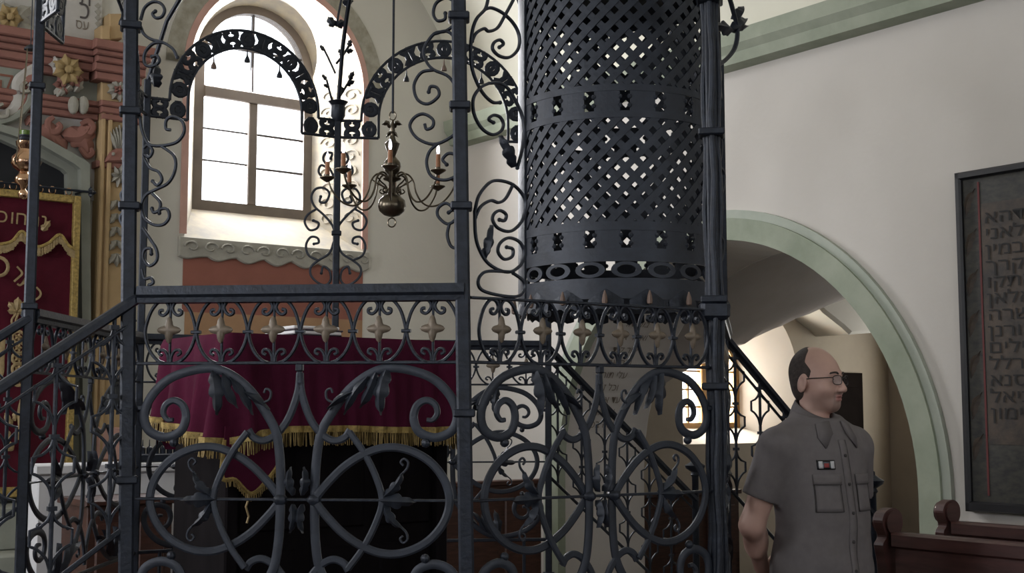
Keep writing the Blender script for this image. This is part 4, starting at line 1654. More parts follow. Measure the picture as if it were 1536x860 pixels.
def slant(mb, an0, an1, z0, z1, w, q, th=.004, n=14):
    """flat strap winding round the drum"""
    vs = []
    L = math.hypot((an1 - an0) * LR, z1 - z0)
    ta, tz = (an1 - an0) * LR / L, (z1 - z0) / L
    for i in range(n + 1):
        t = i / n
        a, z = an0 + (an1 - an0) * t, z0 + (z1 - z0) * t
        for (s, k) in ((-1, 0), (1, 0), (1, th), (-1, th)):
            vs.append(cyl(a - s * tz * w / 2 / LR, z + s * ta * w / 2, q + k))
    fs = []
    for i in range(n):
        o = i * 4
        for k in range(4):
            fs.append((o + k, o + (k + 1) % 4, o + 4 + (k + 1) % 4, o + 4 + k))
    fs += [(0, 1, 2, 3)[::-1], tuple(4 * n + k for k in range(4))]
    mb.add(vs, fs)
    return mb


# bands (solid straps of sheet iron)
for nm, y0, y1 in (('rim_band', 448, 417), ('waist_band', 392, 372), ('waist_band', 345, 332), ('middle_band', 176, 166), ('middle_band', 136, 126), ('top_band', -40, -60)):
    curved(MB(), 0, 2 * math.pi, zq(y0), zq(y1), -.002, .006, 64).build(nm, M['iron_face'], drum, smooth=True)
# lattice straps: two fields
NS = 34
for (y0, y1) in ((126, -50), (336, 170)):
    z0, z1 = zq(y0), zq(y1)
    da = (z1 - z0) / LR * 1.0
    for sgn, q in ((1, 0.0), (-1, -.004)):
        base = None
        for i in range(NS):
            a = 2 * math.pi * i / NS
            if base is None:
                base = slant(MB(), 0, sgn * da, z0, z1, .0238, q).build('lattice_strap', M['iron_face'], drum, base=(LC_.x, LC_.y, z0))
            else:
                o = bpy.data.objects.new('lattice_strap', base.data)
                COL.objects.link(o)
                o.parent = drum
                o.location = base.location
                o.rotation_euler = (0, 0, a)
# ornament bands: short uprights, ovals
for i in range(18):
    a = 2 * math.pi * (i + .5) / 18
    for (y0, y1) in ((166, 136), (372, 345)):
        zm = (zq(y0) + zq(y1)) / 2
        mb = MB()
        curved(mb, a - .125, a + .125, zq(y0), zq(y1), -.001, .004, 4)
        for e in (-1, 1):
            for zz in (.28, .72):
                ball(mb, cyl(a + e * .128, zq(y0) + (zq(y1) - zq(y0)) * zz, .002), .009, 6)
        mb.build('band_ornament', M['iron_face'], drum)
    # oval openings above the rim
    zo, ho = (zq(417) + zq(392)) / 2, (zq(392) - zq(417)) / 2
    vs, fs = [], []
    m = 18
    for k in range(m):
        t = 2 * math.pi * k / m
        for f in (.72, 1.18):
            vs += [cyl(a + .175 + .125 * f * math.cos(t), zo + ho * f * .82 * math.sin(t), .007), cyl(a + .175 + .125 * f * math.cos(t), zo + ho * f * .82 * math.sin(t), -.001)]
    for k in range(m):
        o, p = k * 4, (k + 1) % m * 4
        fs += [(o, o + 2, p + 2, p), (o + 1, p + 1, p + 3, o + 3), (o, p, p + 1, o + 1), (o + 2, o + 3, p + 3, p + 2)]
    MB().add(vs, fs).build('oval_ring', M['iron_face'], drum, smooth=True)
# scalloped hoods with wooden drops
for i in range(16):
    a = 2 * math.pi * (i + .5) / 16
    mb = MB()
    vs = []
    m = 10
    for k in range(m + 1):
        s = -1 + 2 * k / m
        aa = a + .17 * s
        zt_ = zq(450) + (zq(433) - zq(450)) * (1 - abs(s) ** 1.1)
        zl_ = zq(467) + .010 * abs(math.sin(s * 4.7))
        n_ = .010 + .012 * (1 - s * s)
        vs += [cyl(aa, zt_, .007), cyl(aa, zl_, n_), cyl(aa, zl_, n_ - .005), cyl(aa, zt_ - .004, .0)]
    fs = []
    for k in range(m):
        o = k * 4
        for j in range(4):
            fs.append((o + j, o + 4 + j, o + 4 + (j + 1) % 4, o + (j + 1) % 4))
    mb.add(vs, fs)
    hood = mb.build('scalloped_hood', M['iron'], drum, smooth=True, auto=60)
    c = cyl(a, zq(450), .034)
    lathe(MB(), c, [(.002, -.018), (.009, -.014), (.010, -.004), (.007, .014), (.002, .03)], 8).build('wooden_drop', M['drop'], hood, smooth=True)
# flat edge strap at the left side, lid and hanging rods
curved(MB(), -1.52, -1.22, zq(452), ZD1, .004, .012, 6).build('edge_strap', M['iron_face'], drum, smooth=True)
lathe(MB(), (LC_.x, LC_.y, ZD1), [(LR, -.01), (LR, .01), (LR * .7, .09), (.05, .15)], 48).build('lid', M['iron'], drum, smooth=True)
tube(MB(), [(LC_.x, LC_.y, ZD1 + .14), (LC_.x, LC_.y, vault_z(4.0) - .01)], .012, 8).build('hanging_rod', M['iron'], drum)

# ------------------------------------------------------------------ chandelier
dc = 5.2
kc = dc / F
cc = at(588, 300, dc)
zc_ = lambda y: at(588, y, dc).z
chan = tag(empty('chandelier', (cc.x, cc.y, zc_(342))), 'old brass chandelier with eight curved arms and candle bulbs', 'chandelier')
prof = [(.5, 326), (5, 325), (12, 323), (19, 317), (21.5, 310), (20, 301), (14, 295), (8, 292), (5.5, 288), (5, 274), (7, 272), (13, 270), (14, 268), (8, 266), (6, 262), (11, 257), (13.5, 250), (12, 243), (8, 238), (5, 235),
        (7, 230), (10, 222), (12, 216), (9, 213), (6, 211), (4, 206), (3, 202), (5, 199), (2, 196)]
lathe(MB(), (cc.x, cc.y, 0), [(q * kc, zc_(y)) for (q, y) in prof], 24).build('stem', M['brass'], chan, smooth=True, auto=50)
tube(MB(), [V((cc.x + 6 * kc * math.cos(t * .5), cc.y, zc_(334) + 7 * kc * math.sin(t * .5))) for t in range(13)], 1.2 * kc, 6, True).build('bottom_ring', M['brass'], chan, smooth=True)
plc = Plane(cc, (1, 0), (0, -1))
cq = lambda x, y: plc.px(x, y)
# winged finial
body = lathe(MB(), (cc.x, cc.y, 0), [(2 * kc, zc_(203)), (4 * kc, zc_(197)), (3 * kc, zc_(188)), (2 * kc, zc_(182)), (.5 * kc, zc_(179))], 10).build('eagle_finial', M['brass'], chan, smooth=True)
for s in (-1, 1):
    leaf(MB(), plc, cq(588 + s * 2, 190), cq(588 + s * 15, 187), .028, 2, .008, 0, .3 * s).build('wing', M['brass'], body, smooth=True)
    leaf(MB(), plc, cq(588 + s * 1, 196), cq(588 + s * 9, 206), .014, 1, .006, 0).build('claw', M['brass'], body, smooth=True)
tube(MB(), [V((cc.x + 5 * kc * math.cos(t * .5), cc.y, zc_(174) + 7 * kc * math.sin(t * .5))) for t in range(13)], 1.1 * kc, 6, True).build('top_ring', M['brass'], chan, smooth=True)
tube(MB(), [(cc.x, cc.y, zc_(170)), (cc.x, cc.y, vault_z(4.6) - .01)], 1.9 * kc, 8).build('hanging_rod', M['iron'], chan)
for i in range(8):
    an = math.pi / 4 * i + .06
    ux = V((math.cos(an), math.sin(an), 0))
    T = lambda r0, y: V((cc.x, cc.y, zc_(y))) + ux * (r0 * kc)
    arm = [(6, 270), (14, 262), (24, 262), (32, 272), (36, 288), (44, 302), (56, 309), (70, 307), (82, 298), (92, 284), (97, 270)]
    o = tube(MB(), [V(p) for p in cr([tuple(T(*p)) for p in arm], 4)], 1.5 * kc, 6).build('arm', M['brass'], chan, smooth=True)
    curl = [(30, 270), (22, 276), (14, 280), (10, 286), (14, 291), (19, 288), (16, 284)]
    tube(MB(), [V(p) for p in cr([tuple(T(*p)) for p in curl], 4)], 1.2 * kc, 6).build('arm_scroll', M['brass'], o, smooth=True)
    p = T(98, 270)
    lathe(MB(), p, [(1.5 * kc, -.012), (9 * kc, .0), (12 * kc, .006), (12 * kc, .009), (4 * kc, .007), (3.5 * kc, .02)], 14).build('drip_pan', M['brass'], o, smooth=True)
    lathe(MB(), p + UP * .012, [(3.6 * kc, 0), (3.4 * kc, .055), (3 * kc, .058)], 10).build('candle_sleeve', M['candle'], o, smooth=True)
    lathe(MB(), p + UP * .07, [(1.6 * kc, 0), (2.6 * kc, .012), (2.2 * kc, .028), (.4 * kc, .042)], 8).build('bulb', M['bulb'], o, smooth=True)

# ------------------------------------------------------------------ reading table, cloth and book
tl = at(340, 500, 4.0)
TZ = tl.z
plT = Plane(tl, (.8, .6), (.6, -.8))
TW = plT.px(690, 515)[0]
TD = .53
tab = tag(empty('reading_table', plT.P(TW / 2, PZ, -TD / 2)), 'dark wooden reading table under the burgundy cloth', 'table')
ua, ub = .05, TW - .05
box(MB(), plT.P(TW / 2, TZ - .035, -TD / 2), TW / 2 - .012, TD / 2 - .012, .02, plT.U, plT.N, UP, .004).build('top', M['wood_black'], tab)
box(MB(), plT.P((ua + ub) / 2, (PZ + TZ - .055) / 2, -TD / 2 - .02), (ub - ua) / 2, TD / 2 - .05, (TZ - .055 - PZ) / 2, plT.U, plT.N, UP, .006).build('body', M['wood_black'], tab)
for k in range(3):
    w = (ub - ua) / 3
    c0 = ua + w * (k + .5)
    for (za, zb_) in ((PZ + .08, PZ + .40), (PZ + .46, TZ - .12)):
        plate(MB(), plT, [(c0 - w / 2 + .03, za), (c0 + w / 2 - .03, za), (c0 + w / 2 - .03, zb_), (c0 - w / 2 + .03, zb_)], -.075, -.06, .008).build('front_panel', M['wood_black'], tab)
for u in (ua - .004, ub + .004):
    box(MB(), plT.P(u, (PZ + TZ - .06) / 2, -.055), .022, .022, (TZ - .06 - PZ) / 2, plT.U, plT.N, UP, .006).build('corner_post', M['wood_black'], tab)

cl = tag(empty('table_cloth', plT.P(TW / 2, TZ, -TD / 2)), 'burgundy velvet cloth with gold fringe draped over the reading table', 'tablecloth')
hem_px = [(344, 668), (372, 662), (400, 654), (440, 649), (520, 648), (600, 650), (650, 650), (694, 648)]
hem = pxs(plT, hem_px, .03)


def hemz(u):
    if u <= hem[0][0]:
        return hem[0][1]
    for (p, q) in zip(hem[:-1], hem[1:]):
        if u <= q[0]:
            t = (u - p[0]) / (q[0] - p[0])
            t = t * t * (3 - 2 * t)
            return p[1] + (q[1] - p[1]) * t
    return hem[-1][1]


per = []                      # perimeter path: (u, n, outward u, outward n, hem z)
def seg(p, q, n, o):
    for i in range(n):
        t = i / n
        per.append((p[0] + (q[0] - p[0]) * t, p[1] + (q[1] - p[1]) * t, o[0], o[1]))


def corner(c, a0, a1, n=6, q=.03):
    for i in range(n):
        t = a0 + (a1 - a0) * i / n
        per.append((c[0] + q * math.cos(t), c[1] + q * math.sin(t), math.cos(t), math.sin(t)))


q = .03
seg((0, -TD + q), (0, -q), 40, (-1, 0))
corner((q, -q), math.pi, math.pi / 2)
seg((q, 0), (TW - q, 0), 80, (0, 1))
corner((TW - q, -q), math.pi / 2, 0)
seg((TW, -q), (TW, -TD + q), 24, (1, 0))
corner((TW - q, -TD + q), 0, -math.pi / 2)
seg((TW - q, -TD), (q, -TD), 40, (0, -1))
corner((q, -TD + q), -math.pi / 2, -math.pi)
NP = len(per)


def hem_at(i):
    u, n, ou, on = per[i]
    if on > .5:
        return hemz(u)
    if ou < -.3:
        return hem[0][1] + .075 * min(1, max(0, -n / TD))
    return hem[-1][1] - (.02 if ou > 0 else .06)


def fold(i, t):
    u, n, ou, on = per[i]
    s = i / NP * 2 * math.pi
    cornerness = math.exp(-((u - .0) / .10) ** 2) + .6 * math.exp(-((u - TW) / .08) ** 2)
    soft = .008 + .02 * cornerness
    return .006 + t * (.010 + soft * math.sin(s * 17 + 1.2 * math.sin(s * 5)) + .006 * math.sin(s * 41 + 2) + .012)


NT = 14
vs, fs = [], []
for j in range(NT + 1):
    t = j / NT
    for i in range(NP):
        u, n, ou, on = per[i]
        z = TZ + (hem_at(i) - TZ) * t if j else TZ
        f = fold(i, t)
        if j == 0:
            f = -.004
            z = TZ + .003
        vs.append(plT.P(u + ou * f, z, n + on * f))
for j in range(NT):
    for i in range(NP):
        k = (i + 1) % NP
        fs.append((j * NP + i, (j + 1) * NP + i, (j + 1) * NP + k, j * NP + k))
fs.append(tuple(range(NP))[::-1])
MB().add(vs, fs).build('velvet', M['velvet'], cl, smooth=True, auto=70)


def trim_and_fringe(path, w, L, dens=.0042, up_=.0):
    """path of (point, outward); gold braid then hanging strands"""
    mb = MB()
    vs, fs = [], []
    for (p, o) in path:
        vs += [p + o * .003, p + o * .009, p + o * .009 + UP * w, p + o * .003 + UP * w]
    for i in range(len(path) - 1):
        a = i * 4
        for k in range(4):
            fs.append((a + k, a + (k + 1) % 4, a + 4 + (k + 1) % 4, a + 4 + k))
    mb.add(vs, fs).build('gold_braid', M['gold'], cl)
    mb = MB()
    for (p, o), (p2, o2) in zip(path[:-1], path[1:]):
        d = (p2 - p).length
        n = max(1, int(d / dens))
        for i in range(n):
            t = (i + random.random() * .6) / n
            q = p + (p2 - p) * t + o * (.004 + random.uniform(-.002, .003))
            e = (p2 - p).normalized() * .0017
            l = L * random.uniform(.9, 1.05)
            sw = o * random.uniform(-.002, .006) + (p2 - p).normalized() * random.uniform(-.003, .003)
            mb.add([q - e, q + e, q + e * .8 - UP * l + sw, q - e * .8 - UP * l + sw, q - o * .003, q - o * .003 - UP * l + sw], [(0, 3, 2, 1), (0, 4, 5, 3), (1, 2, 5, 4), (2, 3, 5)])
    tag(mb.build('fringe', M['fringe'], cl), kind='stuff')


def path_of(i0, i1):
    out = []
    for i in range(i0, i1):
        u, n, ou, on = per[i % NP]
        f = fold(i % NP, 1)
        out.append((plT.P(u + ou * f, hem_at(i % NP), n + on * f), plT.U * ou + plT.N * on))
    return out


KZT = 4.4 / F
trim_and_fringe(path_of(0, NP - 46), 9 * KZT, 19 * KZT)
# loose pointed corner of the cloth that hangs below the hem
tri = pxs(plT, [(336, 640), (331, 718), (352, 722), (374, 742), (396, 724), (414, 700), (422, 640)], .0)
plate(MB(), plT, tri, .004, .010).build('cloth_corner', M['velvet'], cl)
edge = pxs(plT, [(334, 660), (331, 716), (350, 720), (374, 741), (397, 722), (415, 698)], .0)
pth = [(plT.P(u, z, .010), plT.N) for (u, z) in cr(edge, 6)]
strap(MB(), plT, cr(edge, 6), 6 * KZT, .006, n0=.012).build('gold_braid', M['gold'], cl)
trim_and_fringe(pth[8:], .002, 10 * KZT)
u, z = plT.px(368, 760)
tube(MB(), [plT.P(u, z + .05, .012), plT.P(u + .004, z + .02, .012), plT.P(u - .004, z, .012), plT.P(u + .006, z - .03, .012), plT.P(u, z - .05, .012)], .0035, 6).build('tassel_cord', M['gold_thread'], cl)

# book on the cloth
bk = tag(empty('prayer_book', plT.P(plT.px(455, 500)[0], TZ + .012, -.26)), 'open white-paged book lying on the burgundy cloth', 'book')
for k, (x0, x1, dz, m, nm) in enumerate(((418, 492, 0, 'cover', 'cover'), (420, 491, .005, 'page', 'page_block'), (421, 494, .016, 'cover', 'cover'), (420, 488, .022, 'page', 'page_block'))):
    u0, u1 = plT.px(x0, 500, -.25)[0], plT.px(x1, 500, -.25)[0]
    hz = .0028 if m == 'cover' else .0055
    box(MB(), plT.P((u0 + u1) / 2, TZ + .012 + dz + hz, -.26), (u1 - u0) / 2, .11, hz, plT.U, plT.N, UP, .003).build(nm, M[m], bk)

# ------------------------------------------------------------------ furniture behind the bimah
pw = tag(empty('parapet', rm(1.6, 3.5, 0)), 'low white-painted parapet wall in front of the ark steps', 'parapet')
PP = Plane(rm(1.6, 0), -l_, r_)
u0, u1 = PP.px(57, 720)[0], PP.px(292, 720)[0]
zt_ = PP.px(100, 712)[1]
plate(MB(), PP, [(u0, 0), (u1, 0), (u1, zt_), (u0, zt_)], -.2, 0, .01).build('wall_block', M['whitewash'], pw)
plate(MB(), PP, [(u0 - .02, zt_), (u1 + .02, zt_), (u1 + .02, zt_ + .05), (u0 - .02, zt_ + .05)], -.22, .02, .01).build('coping', M['whitewash'], pw)
PQ = Plane(rm(2.05, 0), -l_, r_)
cab = tag(empty('prayer_desk', PQ.P(PQ.px(196, 800)[0], 0, -.2)), 'reddish-brown wooden desk before the white parapet', 'desk')
u0, u1 = PQ.px(130, 800)[0], PQ.px(258, 800)[0]
zt_ = PQ.px(190, 758)[1]
plate(MB(), PQ, [(u0, 0), (u1, 0), (u1, zt_), (u0, zt_)], -.36, 0, .006).build('body', M['wood'], cab)
plate(MB(), PQ, [(u0 - .02, zt_), (u1 + .02, zt_), (u1 + .02, zt_ + .03), (u0 - .02, zt_ + .03)], -.38, .03, .01).build('top', M['wood'], cab)
for k in range(2):
    a0 = u0 + .04 + k * (u1 - u0) / 2
    a1 = a0 + (u1 - u0) / 2 - .08
    plate(MB(), PQ, [(a0, .12), (a1, .12), (a1, zt_ - .08), (a0, zt_ - .08)], 0, .014, .01).build('door_panel', M['wood'], cab)
# spiked candle tray
tr = tag(empty('candle_tray', PP.P(PP.px(250, 705)[0], PP.px(250, 726)[1], .02)), 'dark iron candle tray with a row of spikes on the parapet', 'tray')
u0, u1 = PP.px(203, 705)[0], PP.px(300, 705)[0]
zt_ = PP.px(100, 712)[1] + .052
box(MB(), PP.P((u0 + u1) / 2, zt_ + .02, -.08), (u1 - u0) / 2, .07, .02, PP.U, PP.N, UP, .005).build('tray', M['iron'], tr)
for k in range(9):
    u = u0 + .03 + k * (u1 - u0 - .06) / 8
    lathe(MB(), PP.P(u, zt_ + .04, -.08), [(.016, 0), (.016, .03), (.012, .035), (.004, .04), (.002, .075)], 8).build('candle_spike', M['iron'], tr, smooth=True)


def bench(name, pl, x0, x1, ytop, label, depth=.4, board=.03):
    u0, u1 = pl.px(x0, ytop)[0], pl.px(x1, ytop)[0]
    zt_ = pl.px((x0 + x1) / 2, ytop)[1]
    b = tag(empty(name, pl.P((u0 + u1) / 2, 0, -depth / 2)), label, 'bench')
    plate(MB(), pl, [(u0, .08), (u1, .08), (u1, zt_ - .03), (u0, zt_ - .03)], -.03, 0, .004).build('back_board', M['wood'], b)
    plate(MB(), pl, [(u0 - .02, zt_ - .035), (u1 + .02, zt_ - .035), (u1 + .02, zt_), (u0 - .02, zt_)], -.05, .02, .008).build('top_rail', M['wood'], b)
    n = 3
    for k in range(n):
        a0 = u0 + .04 + k * (u1 - u0 - .04) / n
        a1 = a0 + (u1 - u0 - .04) / n - .05
        plate(MB(), pl, [(a0, .2), (a1, .2), (a1, zt_ - .12), (a0, zt_ - .12)], 0, .012, .01).build('panel', M['wood'], b)
    plate(MB(), pl, [(u0, .42), (u1, .42), (u1, .45), (u0, .45)], -depth, -.03, .004).build('seat', M['wood'], b)
    for u in (u0 + .02, u1 - .02):
        plate(MB(), pl, [(u - .02, 0), (u + .02, 0), (u + .02, .42), (u - .02, .42)], -depth, -.0, .004).build('leg', M['wood'], b)
    return b


bench('wall_bench', Plane(rm(1.3, 0), -l_, r_), 632, 812, 722, 'reddish-brown panelled bench behind the reading table, below the plain wall')
bench('vestibule_bench', Plane(rm(.7, 0), -l_, r_), 952, 1108, 738, 'brown panelled bench in the vestibule under the small window')


# pews at the right
def pew(a, b, length, ztop, label):
    pl = Plane(rm(a, b), r_, l_)
    o = tag(empty('pew', pl.P(length / 2, 0, 0)), label, 'pew', 'pews along the right wall')
    plate(MB(), pl, [(.05, .12), (length, .12), (length, ztop - .05), (.05, ztop - .05)], -.02, .012, .004).build('back_board', M['wood_pew'], o)
    plate(MB(), pl, [(.04, ztop - .06), (length, ztop - .06), (length, ztop), (.04, ztop)], -.035, .03, .012).build('top_rail', M['wood_pew'], o)
    plate(MB(), pl, [(.04, .41), (length, .41), (length, .45), (.04, .45)], -.42, -.02, .008).build('seat', M['wood_pew'], o)
    for k in range(3):
        u = .12 + k * (length - .1) / 3
        plate(MB(), pl, [(u, .2), (u + (length - .1) / 3 - .08, .2), (u + (length - .1) / 3 - .08, ztop - .14), (u, ztop - .14)], .012, .022, .008).build('panel', M['wood_pew'], o)
    # carved end in the plane across the pew
    for u in (0.0, length):
        pe = Plane(pl.P(u, 0, 0), l_, -r_)
        prof = [(-.46, 0), (-.46, .44), (-.40, .50), (-.28, .52), (-.14, .60), (-.07, .74), (-.05, .90), (-.055, ztop - .03), (-.075, ztop + .02), (-.07, ztop + .065), (-.03, ztop + .09), (.025, ztop + .08), (.05, ztop + .045), (.04, ztop + .01),
                (.028, ztop - .02), (.05, ztop - .05), (.035, ztop - .12), (.03, .85), (.045, .5), (.06, 0)]
        e = plate(MB(), pe, cr(prof, 4, False), -.025, .025, .008).build('carved_end', M['wood_pew'], o)
        c = pe.P(-.01, ztop + .035, .0)
        tube(MB(), [c - r_ * .036, c + r_ * .036], .045, 16).build('scroll_knob', M['wood_pew'], e, smooth=True)
    return o


pA_ = at(1328, 790, 5.2)
pB_ = at(1418, 780, 5.85)
def to_ab(p):
    q = V((p.x, p.y, 0)) - C0
    return q.dot(r_), q.dot(l_)


a, b = to_ab(pA_)
pew(a, b, 2.2, at(1380, 801, 5.1).z, 'dark brown wooden pew with carved scroll end, nearer of the two')
a, b = to_ab(pB_)
pew(a, b, 2.2, at(1450, 784, 5.75).z, 'dark brown wooden pew close to the white wall, farther of the two')

# ------------------------------------------------------------------ painted Hebrew board on the right wall
bd = tag(empty('inscription_board', WR.P(4.75, 1.07, .02)), 'tall dark framed board painted with Hebrew lines on the right wall', 'board')
x0, x1, z0, z1 = 4.405, 5.10, 1.075, 2.74
plate(MB(), WR, [(x0, z0), (x1, z0), (x1, z1), (x0, z1)], 0, .035).build('panel', M['board_side'], bd)
for poly in ([(x0, z0), (x0 + .035, z0), (x0 + .035, z1), (x0, z1)], [(x1 - .035, z0), (x1, z0), (x1, z1), (x1 - .035, z1)], [(x0, z1 - .04), (x1, z1 - .04), (x1, z1), (x0, z1)], [(x0, z0), (x1, z0), (x1, z0 + .05), (x0, z0 + .05)]):
    plate(MB(), WR, poly, 0, .06, .012).build('frame_bar', M['board_frame'], bd)
plate(MB(), WR, [(x0 + .135, 1.40), (x1 - .135, 1.40), (x1 - .135, z1 - .17), (x0 + .135, z1 - .17)], .03, .037).build('text_field', M['board'], bd)
for x in (x0 + .118, x1 - .128):
    plate(MB(), WR, [(x, z0 + .08), (x + .010, z0 + .08), (x + .010, z1 - .06), (x, z1 - .06)], .03, .038).build('red_rule', M['red_line'], bd)
for i in range(7):
    za = 1.32 + i * .2
    leaf(MB(), WR, (x0 + .05, za), (x0 + .105, za + .13), .07, 2, .004, .034, .1).build('painted_leaf', M['board'], bd, smooth=True)
lines = ["אהדיד", "ינאלי", "ןימבס", "ךרקחה", "וקתאי", "ןאלאר", "הרשיו", "ןנרוא", "םיליא", "ללרוש", "אנסיב", "לאיבו", "ןומיכ"]
for i, t in enumerate(lines):
    letters(MB(), t, WR.P(x0 + .150, z1 - .27 - i * .079, .040), r_, UP, .088, 1.4).build('painted_line', M['ink'], bd)

# ------------------------------------------------------------------ the visitor (signed-distance modelling, meshed with surface nets)
def sn(fn, lo, hi, h):
    lo, hi = np.array(lo, float), np.array(hi, float)
    dims = np.ceil((hi - lo) / h).astype(int) + 1
    ax = [lo[i] + h * np.arange(dims[i]) for i in range(3)]
    X, Y, Z = np.meshgrid(*ax, indexing='ij')
    D = fn(X, Y, Z).astype(np.float32)
    nx, ny, nz = D.shape
    acc = np.zeros((nx - 1, ny - 1, nz - 1, 3), np.float32)
    cnt = np.zeros((nx - 1, ny - 1, nz - 1), np.float32)
    sl = lambda c: D[c[0]:nx - 1 + c[0], c[1]:ny - 1 + c[1], c[2]:nz - 1 + c[2]]
    corners = [(i, j, k) for i in (0, 1) for j in (0, 1) for k in (0, 1)]
    for c0 in corners:
        for axx in range(3):
            if c0[axx]:
                continue
            c1 = list(c0)
            c1[axx] = 1
            d0, d1 = sl(c0), sl(c1)
            m = (d0 < 0) != (d1 < 0)
            t = np.where(m, d0 / np.where(m, d0 - d1, 1), 0)
            for k in range(3):
                acc[..., k] += np.where(m, c0[k] + (t if k == axx else 0), 0)
            cnt += m
    act = cnt > 0
    idx = -np.ones(act.shape, int)
    idx[act] = np.arange(act.sum())
    ii = np.argwhere(act)
    vs = lo + h * (ii + acc[act] / cnt[act][:, None])
    fs = []
    S = D < 0
    for axx in range(3):
        s0 = [slice(1, -1)] * 3
        s1 = [slice(1, -1)] * 3
        s0[axx] = slice(0, -1)
        s1[axx] = slice(1, None)
        a, b = S[tuple(s0)], S[tuple(s1)]
        m = np.argwhere(a != b)
        if not len(m):
            continue
        base = m.copy()
        for k in range(3):
            if k != axx:
                base[:, k] += 1
        u, v = (axx + 1) % 3, (axx + 2) % 3
        def at_(du, dv):
            q = base.copy()
            q[:, u] -= du
            q[:, v] -= dv
            return idx[q[:, 0], q[:, 1], q[:, 2]]
        quad = np.stack([at_(1, 1), at_(0, 1), at_(0, 0), at_(1, 0)], 1)
        neg = a[tuple(m.T)]
        quad[~neg] = quad[~neg][:, ::-1]
        fs.append(quad)
    return vs, np.concatenate(fs)


def smin(a, b, k):
    h = np.clip(.5 + .5 * (b - a) / k, 0, 1)
    return b + (a - b) * h - k * h * (1 - h)


def smax(a, b, k):
    return -smin(-a, -b, k)


def ell(X, Y, Z, c, r):
    x, y, z = (X - c[0]) / r[0], (Y - c[1]) / r[1], (Z - c[2]) / r[2]
    k0 = np.sqrt(x * x + y * y + z * z) + 1e-6
    k1 = np.sqrt((x / r[0]) ** 2 + (y / r[1]) ** 2 + (z / r[2]) ** 2) + 1e-6
    return k0 * (k0 - 1) / k1


def cap(X, Y, Z, a, b, ra, rb):
    a, b = np.array(a), np.array(b)
    d = b - a
    t = np.clip(((X - a[0]) * d[0] + (Y - a[1]) * d[1] + (Z - a[2]) * d[2]) / d.dot(d), 0, 1)
    return np.sqrt((X - a[0] - d[0] * t) ** 2 + (Y - a[1] - d[1] * t) ** 2 + (Z - a[2] - d[2] * t) ** 2) - (ra + (rb - ra) * t)


def torso(X, Y, Z):
    d = ell(X, Y, Z, (0, .0, 1.33), (.185, .118, .21))
    d = smin(d, ell(X, Y, Z, (0, -.015, 1.13), (.170, .130, .20)), .08)
    d = smin(d, ell(X, Y, Z, (0, .01, .97), (.175, .120, .15)), .08)
    for s in (-1, 1):
        d = smin(d, cap(X, Y, Z, (s * .04, .03, 1.495), (s * .176, .015, 1.425), .040, .064), .05)
    d = smin(d, cap(X, Y, Z, (0, .03, 1.44), (0, .012, 1.56), .075, .058), .05)
    return d


SH, EL, WR_, HA = (.195, .015, 1.42), (.262, .085, 1.15), (.11, .205, .985), (.03, .20, .955)


def arms(X, Y, Z):
    d = None
    for s in (-1, 1):
        f = lambda p: (s * p[0], p[1] + (.0 if s < 0 else .004), p[2])
        q = cap(X, Y, Z, f(SH), f(EL), .060, .044)
        q = smin(q, cap(X, Y, Z, f(EL), f(WR_), .041, .029), .03)
        m = tuple((a + b) / 2 for a, b in zip(f(EL), f(WR_)))
        q = smin(q, ell(X, Y, Z, (m[0] + s * .012, m[1] - .01, m[2] + .035), (.044, .042, .08)), .03)
        # palm and fingers, one hand clasped in the other behind the back
        q = smin(q, ell(X, Y, Z, (s * .065, .208, .965 - (s < 0) * .012), (.045, .020, .042)), .03)
        for k in range(4):
            z0 = .995 - k * .020 - (s < 0) * .02
            L = (.050, .060, .056, .042)[k]
            a = (s * .035, .212, z0)
            b = (s * .035 - s * L * .75, .226 + (s < 0) * .016, z0 - .010)
            c = (s * .035 - s * L * 1.15, .212 + (s < 0) * .014, z0 - .026)
            q = smin(q, cap(X, Y, Z, a, b, .0098, .0090), .006)
            q = smin(q, cap(X, Y, Z, b, c, .0090, .0080), .004)
        q = smin(q, cap(X, Y, Z, (s * .075, .200, 1.0), (s * .035, .212, 1.025), .012, .0095), .008)
        d = q if d is None else np.minimum(d, q)
    return d


def legs(X, Y, Z, k=0.0):
    d = None
    for s in (-1, 1):
        q = cap(X, Y, Z, (s * .09, .01, .93), (s * .10, .0, .50), .092 + k, .062 + k)
        q = smin(q, cap(X, Y, Z, (s * .10, .0, .50), (s * .105, .025, .09), .058 + k, .042 + k), .04)
        d = q if d is None else smin(d, q, .02)
    return d


def feet(X, Y, Z):
    d = None
    for s in (-1, 1):
        q = ell(X, Y, Z, (s * .115, -.06, .04), (.048, .135, .045))
        q = smin(q, ell(X, Y, Z, (s * .108, .02, .07), (.045, .06, .07)), .03)
        q = np.maximum(q, .002 - Z)
        d = q if d is None else np.minimum(d, q)
    return d


